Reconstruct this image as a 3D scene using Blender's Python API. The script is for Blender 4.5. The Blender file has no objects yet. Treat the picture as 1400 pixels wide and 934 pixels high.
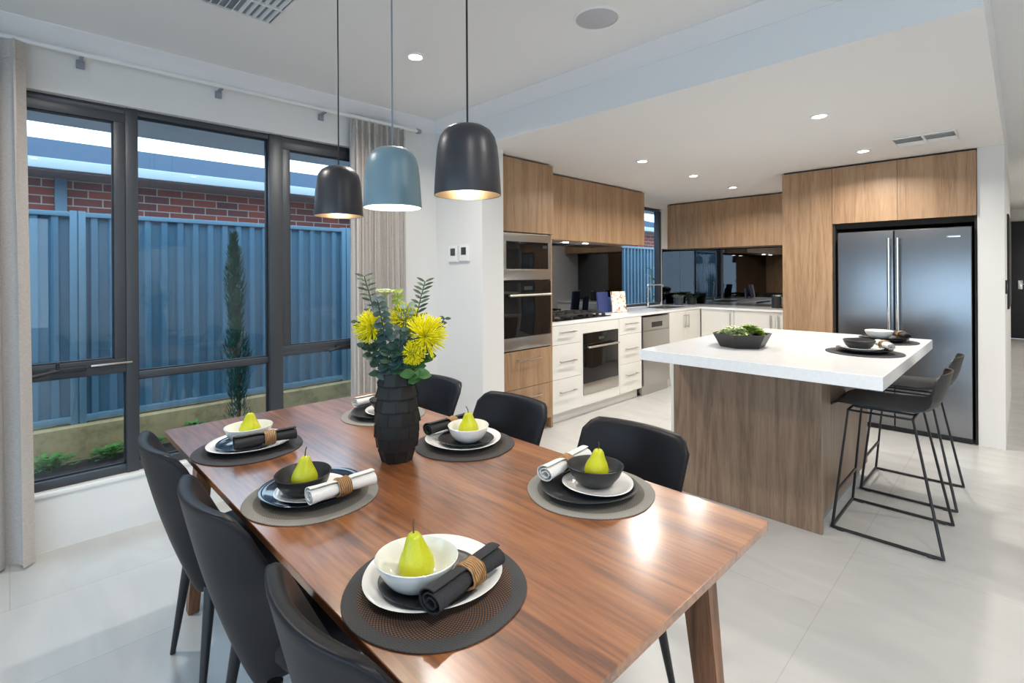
import bpy, bmesh, math, random
from mathutils import Vector, Matrix
R = random.Random(7)
PI = math.pi
scene = bpy.context.scene
COL = scene.collection

# ------------------------------------------------------------------ materials
def new_mat(name):
    m = bpy.data.materials.new(name); m.use_nodes = True
    nt = m.node_tree
    return m, nt, nt.nodes['Principled BSDF'], nt.nodes['Material Output']

def setp(b, **k):
    names = dict(base='Base Color', rough='Roughness', metal='Metallic', spec='Specular IOR Level', coat='Coat Weight',
                 coatr='Coat Roughness', sheen='Sheen Weight', aniso='Anisotropic', emit='Emission Color', estr='Emission Strength',
                 trans='Transmission Weight', sss='Subsurface Weight', ior='IOR')
    for a, v in k.items():
        s = b.inputs[names[a]]
        if a in ('base', 'emit'): v = (*v, 1)
        s.default_value = v

def N(nt, t, **k):
    n = nt.nodes.new(t)
    for a, v in k.items():
        if hasattr(n, a): setattr(n, a, v)
        else: n.inputs[a].default_value = v
    return n

def bump(nt, b, src, strength=.2, dist=.002):
    bp = N(nt, 'ShaderNodeBump'); bp.inputs['Strength'].default_value = strength; bp.inputs['Distance'].default_value = dist
    nt.links.new(src, bp.inputs['Height']); nt.links.new(bp.outputs[0], b.inputs['Normal'])

def ramp(nt, src, stops):
    r = N(nt, 'ShaderNodeValToRGB')
    e = r.color_ramp.elements
    while len(e) < len(stops): e.new(.5)
    for el, (p, c) in zip(e, stops): el.position = p; el.color = (*c, 1)
    nt.links.new(src, r.inputs[0]); return r

def simple(name, base, rough=.5, noise=0, nscale=20, bmp=0, **k):
    m, nt, b, o = new_mat(name)
    setp(b, base=base, rough=rough, **k)
    if noise or bmp:
        tc = N(nt, 'ShaderNodeTexCoord')
        n = N(nt, 'ShaderNodeTexNoise'); n.inputs['Scale'].default_value = nscale; n.inputs['Detail'].default_value = 4
        nt.links.new(tc.outputs['Object'], n.inputs['Vector'])
        if noise:
            lo = tuple(max(0, c*(1-noise)) for c in base); hi = tuple(min(1, c*(1+noise)) for c in base)
            rr = ramp(nt, n.outputs['Fac'], [(.3, lo), (.7, hi)])
            nt.links.new(rr.outputs[0], b.inputs['Base Color'])
        if bmp: bump(nt, b, n.outputs['Fac'], bmp)
    return m

def wood(name, c0, c1, c2, axis='Z', rough=.4, fine=1.0, boards=0, coat=0, coatr=.1, rings=6.0):
    """long-grained timber: stretched noise streaks plus warped growth rings"""
    m, nt, b, o = new_mat(name)
    setp(b, rough=rough, coat=coat, coatr=coatr)
    if coat: b.inputs['Coat IOR'].default_value = 2.0
    tc = N(nt, 'ShaderNodeTexCoord')
    sc = {'X': (.55, 9, 9), 'Y': (9, .55, 9), 'Z': (9, 9, .55)}[axis]
    mp = N(nt, 'ShaderNodeMapping'); mp.inputs['Scale'].default_value = sc
    nt.links.new(tc.outputs['Object'], mp.inputs['Vector'])
    vec = mp.outputs[0]
    w = N(nt, 'ShaderNodeTexNoise'); w.inputs['Scale'].default_value = .9; w.inputs['Detail'].default_value = 3; w.inputs['Distortion'].default_value = .6
    nt.links.new(vec, w.inputs['Vector'])
    mul = N(nt, 'ShaderNodeMath', operation='MULTIPLY'); mul.inputs[1].default_value = rings
    nt.links.new(w.outputs['Fac'], mul.inputs[0])
    fr = N(nt, 'ShaderNodeMath', operation='PINGPONG'); fr.inputs[1].default_value = .5
    nt.links.new(mul.outputs[0], fr.inputs[0])
    f = N(nt, 'ShaderNodeTexNoise'); f.inputs['Scale'].default_value = 9*fine; f.inputs['Detail'].default_value = 6; f.inputs['Roughness'].default_value = .65
    nt.links.new(vec, f.inputs['Vector'])
    mx = N(nt, 'ShaderNodeMath', operation='MULTIPLY_ADD'); mx.inputs[1].default_value = .55
    nt.links.new(fr.outputs[0], mx.inputs[0]); 
    half = N(nt, 'ShaderNodeMath', operation='MULTIPLY'); half.inputs[1].default_value = .75
    nt.links.new(f.outputs['Fac'], half.inputs[0]); nt.links.new(half.outputs[0], mx.inputs[2])
    fac = mx.outputs[0]
    if boards:
        sep = N(nt, 'ShaderNodeSeparateXYZ'); nt.links.new(tc.outputs['Object'], sep.inputs[0])
        ax = {'X': 1, 'Y': 0, 'Z': 0}[axis]
        d = N(nt, 'ShaderNodeMath', operation='DIVIDE'); d.inputs[1].default_value = boards
        nt.links.new(sep.outputs[ax], d.inputs[0])
        fl = N(nt, 'ShaderNodeMath', operation='FLOOR'); nt.links.new(d.outputs[0], fl.inputs[0])
        wn = N(nt, 'ShaderNodeTexWhiteNoise', noise_dimensions='1D'); nt.links.new(fl.outputs[0], wn.inputs['W'])
        a2 = N(nt, 'ShaderNodeMath', operation='MULTIPLY_ADD'); a2.inputs[1].default_value = .16; 
        nt.links.new(wn.outputs[0], a2.inputs[0]); nt.links.new(fac, a2.inputs[2])
        sb = N(nt, 'ShaderNodeMath', operation='SUBTRACT'); sb.inputs[1].default_value = .08; nt.links.new(a2.outputs[0], sb.inputs[0])
        fac = sb.outputs[0]
    rr = ramp(nt, fac, [(.28, c0), (.5, c1), (.78, c2)])
    nt.links.new(rr.outputs[0], b.inputs['Base Color'])
    bump(nt, b, f.outputs['Fac'], .08, .001)
    return m

def tiles(name, c, w, h, gap, grout, rough):
    m, nt, b, o = new_mat(name); setp(b, rough=rough)
    tc = N(nt, 'ShaderNodeTexCoord')
    br = N(nt, 'ShaderNodeTexBrick'); br.offset = .5
    br.inputs['Scale'].default_value = 1; br.inputs['Brick Width'].default_value = w; br.inputs['Row Height'].default_value = h
    br.inputs['Mortar Size'].default_value = gap; br.inputs['Mortar Smooth'].default_value = .2; br.inputs['Bias'].default_value = 0
    br.inputs['Color1'].default_value = (*[x*.97 for x in c], 1); br.inputs['Color2'].default_value = (*[min(1, x*1.03) for x in c], 1)
    br.inputs['Mortar'].default_value = (*grout, 1)
    nt.links.new(tc.outputs['Object'], br.inputs['Vector'])
    n = N(nt, 'ShaderNodeTexNoise'); n.inputs['Scale'].default_value = 2.2; n.inputs['Detail'].default_value = 7; n.inputs['Distortion'].default_value = 1.2
    mp = N(nt, 'ShaderNodeMapping'); mp.inputs['Scale'].default_value = (2.2, .8, 1)
    nt.links.new(tc.outputs['Object'], mp.inputs['Vector']); nt.links.new(mp.outputs[0], n.inputs['Vector'])
    rr = ramp(nt, n.outputs['Fac'], [(.3, (.88, .88, .88)), (.7, (1.0, 1.0, 1.0))])
    mx = N(nt, 'ShaderNodeMix', data_type='RGBA', blend_type='MULTIPLY'); mx.inputs[0].default_value = 1
    nt.links.new(br.outputs['Color'], mx.inputs[6]); nt.links.new(rr.outputs[0], mx.inputs[7])
    nt.links.new(mx.outputs[2], b.inputs['Base Color'])
    bump(nt, b, br.outputs['Fac'], -.15, .001)
    return m

def brick(name):
    m, nt, b, o = new_mat(name); setp(b, rough=.85)
    tc = N(nt, 'ShaderNodeTexCoord'); sp = N(nt, 'ShaderNodeSeparateXYZ'); cb = N(nt, 'ShaderNodeCombineXYZ')
    nt.links.new(tc.outputs['Object'], sp.inputs[0]); nt.links.new(sp.outputs[0], cb.inputs[0]); nt.links.new(sp.outputs[2], cb.inputs[1])
    br = N(nt, 'ShaderNodeTexBrick'); br.offset = .5
    br.inputs['Scale'].default_value = 1; br.inputs['Brick Width'].default_value = .24; br.inputs['Row Height'].default_value = .086
    br.inputs['Mortar Size'].default_value = .006; br.inputs['Bias'].default_value = -.15
    br.inputs['Color1'].default_value = (.46, .11, .08, 1); br.inputs['Color2'].default_value = (.17, .075, .08, 1)
    br.inputs['Mortar'].default_value = (.62, .56, .5, 1)
    nt.links.new(cb.outputs[0], br.inputs['Vector'])
    nt.links.new(br.outputs['Color'], b.inputs['Base Color'])
    bump(nt, b, br.outputs['Fac'], -.4, .005)
    return m

def pane_mat(name, tint=(.97, .985, 1), k=.8):
    m, nt, b, o = new_mat(name)
    nt.nodes.remove(b)
    t = N(nt, 'ShaderNodeBsdfTransparent'); t.inputs[0].default_value = (*tint, 1)
    g = N(nt, 'ShaderNodeBsdfGlossy'); g.inputs['Roughness'].default_value = .005
    f = N(nt, 'ShaderNodeLayerWeight'); f.inputs[0].default_value = .5
    p5 = N(nt, 'ShaderNodeMath', operation='POWER'); p5.inputs[1].default_value = 5
    nt.links.new(f.outputs['Facing'], p5.inputs[0])
    mu = N(nt, 'ShaderNodeMath', operation='MULTIPLY_ADD', use_clamp=True); mu.inputs[1].default_value = .96*k; mu.inputs[2].default_value = .04*k
    nt.links.new(p5.outputs[0], mu.inputs[0])
    mx = N(nt, 'ShaderNodeMixShader')
    nt.links.new(mu.outputs[0], mx.inputs[0]); nt.links.new(t.outputs[0], mx.inputs[1]); nt.links.new(g.outputs[0], mx.inputs[2])
    nt.links.new(mx.outputs[0], o.inputs[0])
    return m

def emit(name, c, s):
    m, nt, b, o = new_mat(name); setp(b, base=(.8, .8, .8), emit=c, estr=s); return m

def linen(name, base):
    m, nt, b, o = new_mat(name); setp(b, base=base, rough=.9)
    tc = N(nt, 'ShaderNodeTexCoord')
    mp = N(nt, 'ShaderNodeMapping'); mp.inputs['Scale'].default_value = (60, 60, 500)
    n = N(nt, 'ShaderNodeTexNoise'); n.inputs['Scale'].default_value = 1; n.inputs['Detail'].default_value = 3
    nt.links.new(tc.outputs['Object'], mp.inputs['Vector']); nt.links.new(mp.outputs[0], n.inputs['Vector'])
    rr = ramp(nt, n.outputs['Fac'], [(.3, tuple(c*.88 for c in base)), (.7, tuple(min(1, c*1.15) for c in base))])
    nt.links.new(rr.outputs[0], b.inputs['Base Color'])
    tr = N(nt, 'ShaderNodeBsdfTranslucent'); nt.links.new(rr.outputs[0], tr.inputs[0])
    mx = N(nt, 'ShaderNodeMixShader'); mx.inputs[0].default_value = .25
    nt.links.new(b.outputs[0], mx.inputs[1]); nt.links.new(tr.outputs[0], mx.inputs[2]); nt.links.new(mx.outputs[0], o.inputs[0])
    return m

def woven(name, outer, inner, r_in=.5):
    """round woven mat: concentric coils with radial stitches; outer border in another tone"""
    m, nt, b, o = new_mat(name); setp(b, rough=.85)
    tc = N(nt, 'ShaderNodeTexCoord'); sp = N(nt, 'ShaderNodeSeparateXYZ'); nt.links.new(tc.outputs['Object'], sp.inputs[0])
    ln = N(nt, 'ShaderNodeVectorMath', operation='LENGTH'); 
    cb = N(nt, 'ShaderNodeCombineXYZ'); nt.links.new(sp.outputs[0], cb.inputs[0]); nt.links.new(sp.outputs[1], cb.inputs[1])
    nt.links.new(cb.outputs[0], ln.inputs[0])
    at = N(nt, 'ShaderNodeMath', operation='ARCTAN2'); nt.links.new(sp.outputs[1], at.inputs[0]); nt.links.new(sp.outputs[0], at.inputs[1])
    def sinw(src, k):
        a = N(nt, 'ShaderNodeMath', operation='MULTIPLY'); a.inputs[1].default_value = k; nt.links.new(src, a.inputs[0])
        s = N(nt, 'ShaderNodeMath', operation='SINE'); nt.links.new(a.outputs[0], s.inputs[0]); return s.outputs[0]
    s1 = sinw(ln.outputs['Value'], 900); s2 = sinw(at.outputs[0], 110)
    pr = N(nt, 'ShaderNodeMath', operation='MULTIPLY'); nt.links.new(s1, pr.inputs[0]); nt.links.new(s2, pr.inputs[1])
    dark = tuple(c*.35 for c in outer)
    ri = ramp(nt, pr.outputs[0], [(.0, dark), (.55, inner)])
    ro = ramp(nt, pr.outputs[0], [(.0, tuple(c*.8 for c in outer)), (.6, outer)])
    gt = N(nt, 'ShaderNodeMath', operation='GREATER_THAN'); gt.inputs[1].default_value = .158
    nt.links.new(ln.outputs['Value'], gt.inputs[0])
    mx = N(nt, 'ShaderNodeMix', data_type='RGBA'); nt.links.new(gt.outputs[0], mx.inputs[0])
    nt.links.new(ri.outputs[0], mx.inputs[6]); nt.links.new(ro.outputs[0], mx.inputs[7]); nt.links.new(mx.outputs[2], b.inputs['Base Color'])
    bump(nt, b, pr.outputs[0], .25, .0008)
    return m

def rattan(name):
    m, nt, b, o = new_mat(name); setp(b, rough=.55)
    tc = N(nt, 'ShaderNodeTexCoord')
    w = N(nt, 'ShaderNodeTexWave'); w.inputs['Scale'].default_value = 60; w.inputs['Distortion'].default_value = 3; w.inputs['Detail'].default_value = 2
    nt.links.new(tc.outputs['Object'], w.inputs['Vector'])
    rr = ramp(nt, w.outputs['Fac'], [(.2, (.11, .05, .018)), (.7, (.42, .23, .085))]); nt.links.new(rr.outputs[0], b.inputs['Base Color'])
    bump(nt, b, w.outputs['Fac'], .6, .002)
    return m

def pear_skin(name):
    m, nt, b, o = new_mat(name); setp(b, rough=.32, sss=.05)
    tc = N(nt, 'ShaderNodeTexCoord')
    n = N(nt, 'ShaderNodeTexNoise'); n.inputs['Scale'].default_value = 14; n.inputs['Detail'].default_value = 3
    nt.links.new(tc.outputs['Object'], n.inputs['Vector'])
    rr = ramp(nt, n.outputs['Fac'], [(.3, (.44, .47, .008)), (.7, (.60, .58, .015))])
    v = N(nt, 'ShaderNodeTexVoronoi'); v.inputs['Scale'].default_value = 230; nt.links.new(tc.outputs['Object'], v.inputs['Vector'])
    lt = N(nt, 'ShaderNodeMath', operation='LESS_THAN'); lt.inputs[1].default_value = .18; nt.links.new(v.outputs['Distance'], lt.inputs[0])
    mx = N(nt, 'ShaderNodeMix', data_type='RGBA'); mx.inputs[7].default_value = (.36, .38, .02, 1)
    nt.links.new(lt.outputs[0], mx.inputs[0]); nt.links.new(rr.outputs[0], mx.inputs[6]); nt.links.new(mx.outputs[2], b.inputs['Base Color'])
    return m

def concrete(name, c):
    m, nt, b, o = new_mat(name); setp(b, rough=.9)
    tc = N(nt, 'ShaderNodeTexCoord')
    n = N(nt, 'ShaderNodeTexNoise'); n.inputs['Scale'].default_value = 4; n.inputs['Detail'].default_value = 8; n.inputs['Roughness'].default_value = .7
    nt.links.new(tc.outputs['Object'], n.inputs['Vector'])
    rr = ramp(nt, n.outputs['Fac'], [(.3, tuple(x*.45 for x in c)), (.48, c), (.75, tuple(min(1, x*1.25) for x in c))])
    nt.links.new(rr.outputs[0], b.inputs['Base Color']); bump(nt, b, n.outputs['Fac'], .5, .01)
    return m

M = {}
M['wall'] = simple('white wall paint', (.74, .73, .71), .75)
M['ceil'] = simple('white ceiling paint', (.80, .80, .80), .85)
M['cornice'] = simple('white cornice paint', (.80, .80, .81), .7)
M['floor'] = tiles('pale stone tiles', (.52, .518, .505), 1.2, .6, .0022, (.44, .435, .42), .27)
M['walnut'] = wood('walnut table top', (.115, .038, .012), (.255, .088, .026), (.37, .15, .05), 'Y', .34, 1.1, .16, .9, .2, 4)
M['walnut_leg'] = wood('walnut table legs', (.09, .035, .016), (.19, .08, .036), (.30, .14, .07), 'Z', .4)
M['oak'] = wood('warm oak laminate', (.25, .145, .075), (.345, .212, .118), (.42, .275, .162), 'Z', .42, 1.5, 0, 0, .1, 4)
M['oak_grey'] = wood('greyed oak laminate', (.155, .098, .064), (.232, .153, .102), (.305, .212, .146), 'Z', .42, 1.5, 0, 0, .1, 5)
M['painted_shadow'] = simple('painted recess shadow', (.03, .025, .022), .8)  # dark colour stands in for shade above the cupboards and round the fridge
M['whitegloss'] = simple('white cabinet lacquer', (.76, .75, .71), .22)
M['quartz'] = simple('white quartz', (.84, .84, .84), .12, .03, 60)
M['steel'] = simple('brushed stainless steel', (.52, .50, .47), .28, metal=1, aniso=.5)
M['fridge'] = simple('fridge stainless', (.27, .275, .29), .26, metal=1, aniso=.6)
M['chrome'] = simple('chrome', (.75, .75, .75), .1, metal=1)
M['handle'] = simple('satin nickel', (.62, .58, .52), .3, metal=1)
M['blackglass'] = simple('black oven glass', (.007, .0065, .0065), .05, spec=.35)
M['darkmirror'] = simple('smoked mirror glass', (.17, .175, .185), .02, metal=1)
M['black'] = simple('matt black', (.014, .014, .015), .5)
M['iron'] = simple('cast iron', (.02, .02, .02), .55, bmp=.2, nscale=200)
M['alu'] = simple('charcoal window aluminium', (.055, .06, .068), .38, metal=.3)
M['alu_blk'] = simple('black glazing bead', (.012, .012, .016), .5)
M['pane'] = pane_mat('window pane')
M['leather'] = simple('black leatherette', (.0075, .0072, .0095), .42, bmp=.06, nscale=260, spec=.26)
M['legblack'] = simple('black leg enamel', (.012, .012, .014), .35)
M['shade_black'] = simple('satin black lamp enamel', (.028, .027, .033), .36)
M['shade_blue'] = simple('dusty blue lamp enamel', (.155, .245, .29), .38)
M['shade_in_gold'] = simple('warm metal lamp lining', (.36, .29, .20), .32, metal=.9)
M['shade_in_white'] = simple('white lamp lining', (.9, .88, .82), .5)
M['bulb'] = emit('lamp bulb', (1, .86, .66), 8)
M['dl'] = emit('downlight lens', (1, .93, .82), 30)
M['dl_ring'] = simple('white downlight ring', (.85, .85, .85), .4)
M['cord_grey'] = simple('grey flex', (.22, .24, .27), .6)
M['curtain'] = linen('taupe linen curtain', (.60, .555, .52))
M['white_plastic'] = simple('white plastic', (.78, .78, .77), .35)
M['grey_plastic'] = simple('grey plastic', (.25, .27, .31), .5)
M['lcd'] = simple('dark lcd', (.035, .045, .04), .2)
M['ceramic_white'] = simple('white glazed ceramic', (.80, .79, .76), .12, coat=.4)
M['ceramic_black'] = simple('black matt ceramic', (.016, .016, .018), .42)
M['ceramic_navy'] = simple('blue black glazed ceramic', (.012, .018, .035), .14, coat=.5)
M['mat_char'] = woven('charcoal woven mat', (.05, .05, .052), (.19, .09, .04))
M['mat_taupe'] = woven('taupe woven mat', (.27, .26, .235), (.20, .165, .13))
M['mat_navy'] = woven('dark woven mat', (.035, .037, .045), (.05, .045, .045))
M['mat_dark'] = woven('dark brown woven mat', (.055, .05, .048), (.10, .075, .06))
M['nap_dark'] = simple('charcoal linen napkin', (.025, .025, .028), .9, .25, 300, .3)
M['nap_white'] = simple('white linen napkin', (.74, .73, .70), .9, .05, 300, .3)
M['rattan'] = rattan('rattan')
M['pear'] = pear_skin('green pear skin')
M['stemwood'] = simple('brown stem', (.09, .055, .025), .7)
M['vase'] = simple('black vase clay', (.0105, .010, .0095), .55, bmp=.1, nscale=80, spec=.35)
M['yellow'] = simple('yellow pincushion petals', (.84, .77, .013), .5, .12, 60)
M['leaf_dark'] = simple('dark green leaf', (.022, .055, .03), .45, .35, 25)
M['leaf_blue'] = simple('blue green eucalyptus leaf', (.022, .058, .055), .5, .35, 25)
M['leaf_pale'] = simple('pale grey green leaf', (.19, .26, .19), .55, .25, 25)
M['leaf_lime'] = simple('yellow green leaf', (.22, .30, .03), .5, .25, 25)
M['leaf_mid'] = simple('mid green leaf', (.055, .15, .035), .5, .35, 25)
M['cream'] = simple('cream green flower', (.42, .47, .25), .7, .2, 150)
M['succ'] = simple('bright succulent green', (.26, .38, .045), .5, .4, 60)
M['succ_pale'] = simple('pale succulent green', (.50, .58, .30), .5, .3, 60)
M['soil'] = simple('dark garden soil', (.022, .017, .017), .95, .5, 18, .8)
M['fence'] = simple('blue grey steel sheet', (.085, .19, .275), .42, .05, 3)
M['fence_rail'] = simple('pale blue grey steel', (.13, .25, .34), .42)
M['concrete'] = concrete('weathered concrete', (.46, .35, .175))
M['brick'] = brick('red clay brick')
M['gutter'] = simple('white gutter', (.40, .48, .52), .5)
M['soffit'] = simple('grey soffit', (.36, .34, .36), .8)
M['roof'] = simple('blue grey roof sheet', (.024, .055, .10), .85, spec=.1)
M['eave'] = simple('eave lining', (.75, .85, .95), .8)
M['conifer'] = simple('conifer foliage', (.012, .075, .055), .7, .4, 14)
M['weed'] = simple('weed leaf', (.07, .25, .035), .6, .4, 20)
M['door'] = simple('black front door', (.018, .019, .024), .4)
M['art'] = simple('dark canvas', (.03, .03, .035), .6, .6, 5)
M['paper'] = simple('white paper', (.8, .78, .75), .6)
M['navybook'] = simple('navy book cover', (.02, .035, .12), .4)
M['bluebook'] = simple('light blue book cover', (.018, .07, .24), .4)
M['lawn'] = simple('grey paving', (.30, .32, .34), .9, .1, 3)
M['potgrey'] = simple('dark grey ribbed pot', (.045, .05, .065), .5)
def cover(name):
    m, nt, b, o = new_mat(name); setp(b, rough=.4)
    tc = N(nt, 'ShaderNodeTexCoord')
    n = N(nt, 'ShaderNodeTexNoise'); n.inputs['Scale'].default_value = 26; n.inputs['Detail'].default_value = 2; n.inputs['Distortion'].default_value = .8
    nt.links.new(tc.outputs['Object'], n.inputs['Vector'])
    rr = ramp(nt, n.outputs['Fac'], [(.36, (.28, .13, .08)), (.47, (.80, .62, .48)), (.56, (.84, .80, .73))]); nt.links.new(rr.outputs[0], b.inputs['Base Color'])
    return m
M['cover'] = cover('printed book cover')

# ------------------------------------------------------------------ mesh helpers
class MB:
    def __init__(s): s.bm = bmesh.new()
    def merge(s, b2, mat=None):
        if mat is not None: b2.transform(mat)
        me = bpy.data.meshes.new('t'); b2.to_mesh(me); b2.free(); s.bm.from_mesh(me); bpy.data.meshes.remove(me); return s
    def box(s, x0, x1, y0, y1, z0, z1, bv=0, seg=2, mat=None):
        b = bmesh.new(); bmesh.ops.create_cube(b, size=1)
        for v in b.verts: v.co = Vector(((x0+x1)/2+v.co.x*(x1-x0), (y0+y1)/2+v.co.y*(y1-y0), (z0+z1)/2+v.co.z*(z1-z0)))
        if bv: bmesh.ops.bevel(b, geom=list(b.edges), offset=bv, segments=seg, affect='EDGES', profile=.6)
        return s.merge(b, mat)
    def lathe(s, prof, n=40, mod=None, cap0=False, cap1=False, mat=None):
        b = bmesh.new(); rings = []
        for (r, z) in prof:
            if r < 1e-6: rings.append([b.verts.new((0, 0, z))]); continue
            ring = []
            for i in range(n):
                a = 2*PI*i/n; k = mod(a, r, z) if mod else 1
                ring.append(b.verts.new((r*k*math.cos(a), r*k*math.sin(a), z)))
            rings.append(ring)
        for A, B in zip(rings, rings[1:]):
            if len(A) == 1 and len(B) == 1: continue
            for i in range(n):
                j = (i+1) % n
                if len(A) == 1: b.faces.new((A[0], B[j], B[i]))
                elif len(B) == 1: b.faces.new((A[i], A[j], B[0]))
                else: b.faces.new((A[i], A[j], B[j], B[i]))
        if cap0 and len(rings[0]) > 1: b.faces.new(rings[0][::-1])
        if cap1 and len(rings[-1]) > 1: b.faces.new(rings[-1])
        bmesh.ops.recalc_face_normals(b, faces=list(b.faces))
        return s.merge(b, mat)
    def cyl(s, x, y, z0, z1, r0, r1=None, n=20):
        r1 = r0 if r1 is None else r1
        return s.lathe([(r0, z0), (r1, z1)], n, None, True, True, Matrix.Translation((x, y, 0)))
    def rod(s, p, q, r0, r1=None, n=12):
        p, q = Vector(p), Vector(q); r1 = r0 if r1 is None else r1
        d = q-p; L = d.length
        mat = Matrix.Translation(p) @ d.to_track_quat('Z', 'Y').to_matrix().to_4x4()
        return s.lathe([(r0, 0), (r1, L)], n, None, True, True, mat)
    def tube(s, pts, r, n=8, closed=False, taper=None):
        pts = [Vector(p) for p in pts]; b = bmesh.new(); rings = []; m = len(pts)
        up = None
        for i, p in enumerate(pts):
            a = pts[i-1] if (i > 0 or closed) else pts[i]; c = pts[(i+1) % m] if (i < m-1 or closed) else pts[i]
            t = ((p-a).normalized()+(c-p).normalized()); t = t.normalized() if t.length > 1e-9 else Vector((0, 0, 1))
            if up is None: up = t.orthogonal().normalized()
            up = (up-t*up.dot(t)); up = up.normalized() if up.length > 1e-6 else t.orthogonal().normalized()
            sd = t.cross(up); rr = r*(taper(i/(m-1)) if taper else 1)
            rings.append([b.verts.new(p+(up*math.cos(2*PI*k/n)+sd*math.sin(2*PI*k/n))*rr) for k in range(n)])
        for i in range(m if closed else m-1):
            A, B = rings[i], rings[(i+1) % m]
            for k in range(n): b.faces.new((A[k], A[(k+1) % n], B[(k+1) % n], B[k]))
        if not closed: b.faces.new(rings[0][::-1]); b.faces.new(rings[-1])
        bmesh.ops.recalc_face_normals(b, faces=list(b.faces))
        return s.merge(b)
    def prism(s, poly, z0, z1, mat=None, bv=0):
        b = bmesh.new(); lo = [b.verts.new((x, y, z0)) for x, y in poly]; hi = [b.verts.new((x, y, z1)) for x, y in poly]
        n = len(poly); b.faces.new(lo[::-1]); b.faces.new(hi)
        for i in range(n): b.faces.new((lo[i], lo[(i+1) % n], hi[(i+1) % n], hi[i]))
        bmesh.ops.recalc_face_normals(b, faces=list(b.faces))
        if bv: bmesh.ops.bevel(b, geom=list(b.edges), offset=bv, segments=2, affect='EDGES')
        return s.merge(b, mat)
    def grid(s, fn, nu, nv, thick=0, closed_u=False):
        """sheet fn(u,v)->point, given thickness along its normals (closed solid)"""
        P = [[Vector(fn(i/(nu-1), j/(nv-1))) for j in range(nv)] for i in range(nu)]
        b = bmesh.new()
        V = [[b.verts.new(P[i][j]) for j in range(nv)] for i in range(nu)]
        for i in range(nu-1):
            for j in range(nv-1): b.faces.new((V[i][j], V[i+1][j], V[i+1][j+1], V[i][j+1]))
        if thick:
            b.normal_update()
            W = [[b.verts.new(V[i][j].co-V[i][j].normal*thick) for j in range(nv)] for i in range(nu)]
            for i in range(nu-1):
                for j in range(nv-1): b.faces.new((W[i][j], W[i][j+1], W[i+1][j+1], W[i+1][j]))
            rim = [(i, 0) for i in range(nu)]+[(nu-1, j) for j in range(1, nv)]+[(i, nv-1) for i in range(nu-2, -1, -1)]+[(0, j) for j in range(nv-2, 0, -1)]
            for (a, c), (d, e) in zip(rim, rim[1:]+rim[:1]): b.faces.new((V[a][c], W[a][c], W[d][e], V[d][e]))
        bmesh.ops.recalc_face_normals(b, faces=list(b.faces))
        return s.merge(b)
    def leaf(s, base, d, up, L, W, bend=.15, tip=.6):
        """one bent leaf blade"""
        d = Vector(d).normalized(); up = Vector(up); sd = d.cross(up)
        sd = sd.normalized() if sd.length > 1e-6 else d.orthogonal().normalized(); nn = sd.cross(d)
        base = Vector(base); bm = s.bm; rows = []
        for t, w in ((0, .12), (.25, .8), (.55, 1.0), (.82, tip), (1, .05)):
            c = base+d*(L*t)-nn*(bend*L*t*t)
            rows.append((bm.verts.new(c-sd*(W*w/2)+nn*(.08*W*w)), bm.verts.new(c), bm.verts.new(c+sd*(W*w/2)+nn*(.08*W*w))))
        for a, b in zip(rows, rows[1:]):
            bm.faces.new((a[0], a[1], b[1], b[0])); bm.faces.new((a[1], a[2], b[2], b[1]))
        return s
    def build(s, name, mat, parent=None, loc=(0, 0, 0), rz=0, smooth=True, angle=35, subsurf=0):
        me = bpy.data.meshes.new(name)
        s.bm.to_mesh(me); s.bm.free()
        o = bpy.data.objects.new(name, me); COL.objects.link(o)
        me.materials.append(M[mat] if isinstance(mat, str) else mat)
        if smooth:
            for p in me.polygons: p.use_smooth = True
            try: me.set_sharp_from_angle(angle=math.radians(angle))
            except Exception: pass
        o.location = loc; o.rotation_euler = (0, 0, rz)
        if parent: o.parent = parent
        if subsurf:
            sb = o.modifiers.new('s', 'SUBSURF'); sb.levels = subsurf; sb.render_levels = subsurf
        return o

def thing(name, label, cat, loc=(0, 0, 0), rz=0, group=None):
    o = bpy.data.objects.new(name, None); COL.objects.link(o); o.empty_display_size = .1
    o.location = loc; o.rotation_euler = (0, 0, rz); o['label'] = label; o['category'] = cat
    if group: o['group'] = group
    return o
def tag(o, label, cat, group=None, kind=None):
    o['label'] = label; o['category'] = cat
    if group: o['group'] = group
    if kind: o['kind'] = kind
    return o
def struct(name, mb, mat, label=None, parent=None, **k):
    o = mb.build(name, mat, parent, **k)
    if not parent: o['kind'] = 'structure'; o['label'] = label or name.replace('_', ' '); o['category'] = name.split('_')[0]
    return o
def struct_empty(name, label, loc=(0, 0, 0)):
    o = thing(name, label, name.split('_')[0], loc); o['kind'] = 'structure'; return o
def dup(root, loc, rz, label, group=None):
    r = root.copy(); COL.objects.link(r); r.location = loc; r.rotation_euler = (0, 0, rz); r['label'] = label
    if group: r['group'] = group
    for ch in list(root.children):
        c = ch.copy(); COL.objects.link(c); c.parent = r
        for g in list(ch.children):
            d = g.copy(); COL.objects.link(d); d.parent = c
    return r

# ------------------------------------------------------------------ measurements (metres); camera stands at the origin
CZ, KZ = 2.665, 2.385          # dining ceiling, lowered kitchen ceiling
YW, YK = 3.50, 3.62            # dining window wall, kitchen window wall
XB = 2.58                      # face of the bulkhead and of the nib wall
XF = 5.51                      # fronts of the fridge wall joinery
XR = 7.13                      # far kitchen wall
BT = .943                      # bench height

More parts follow.
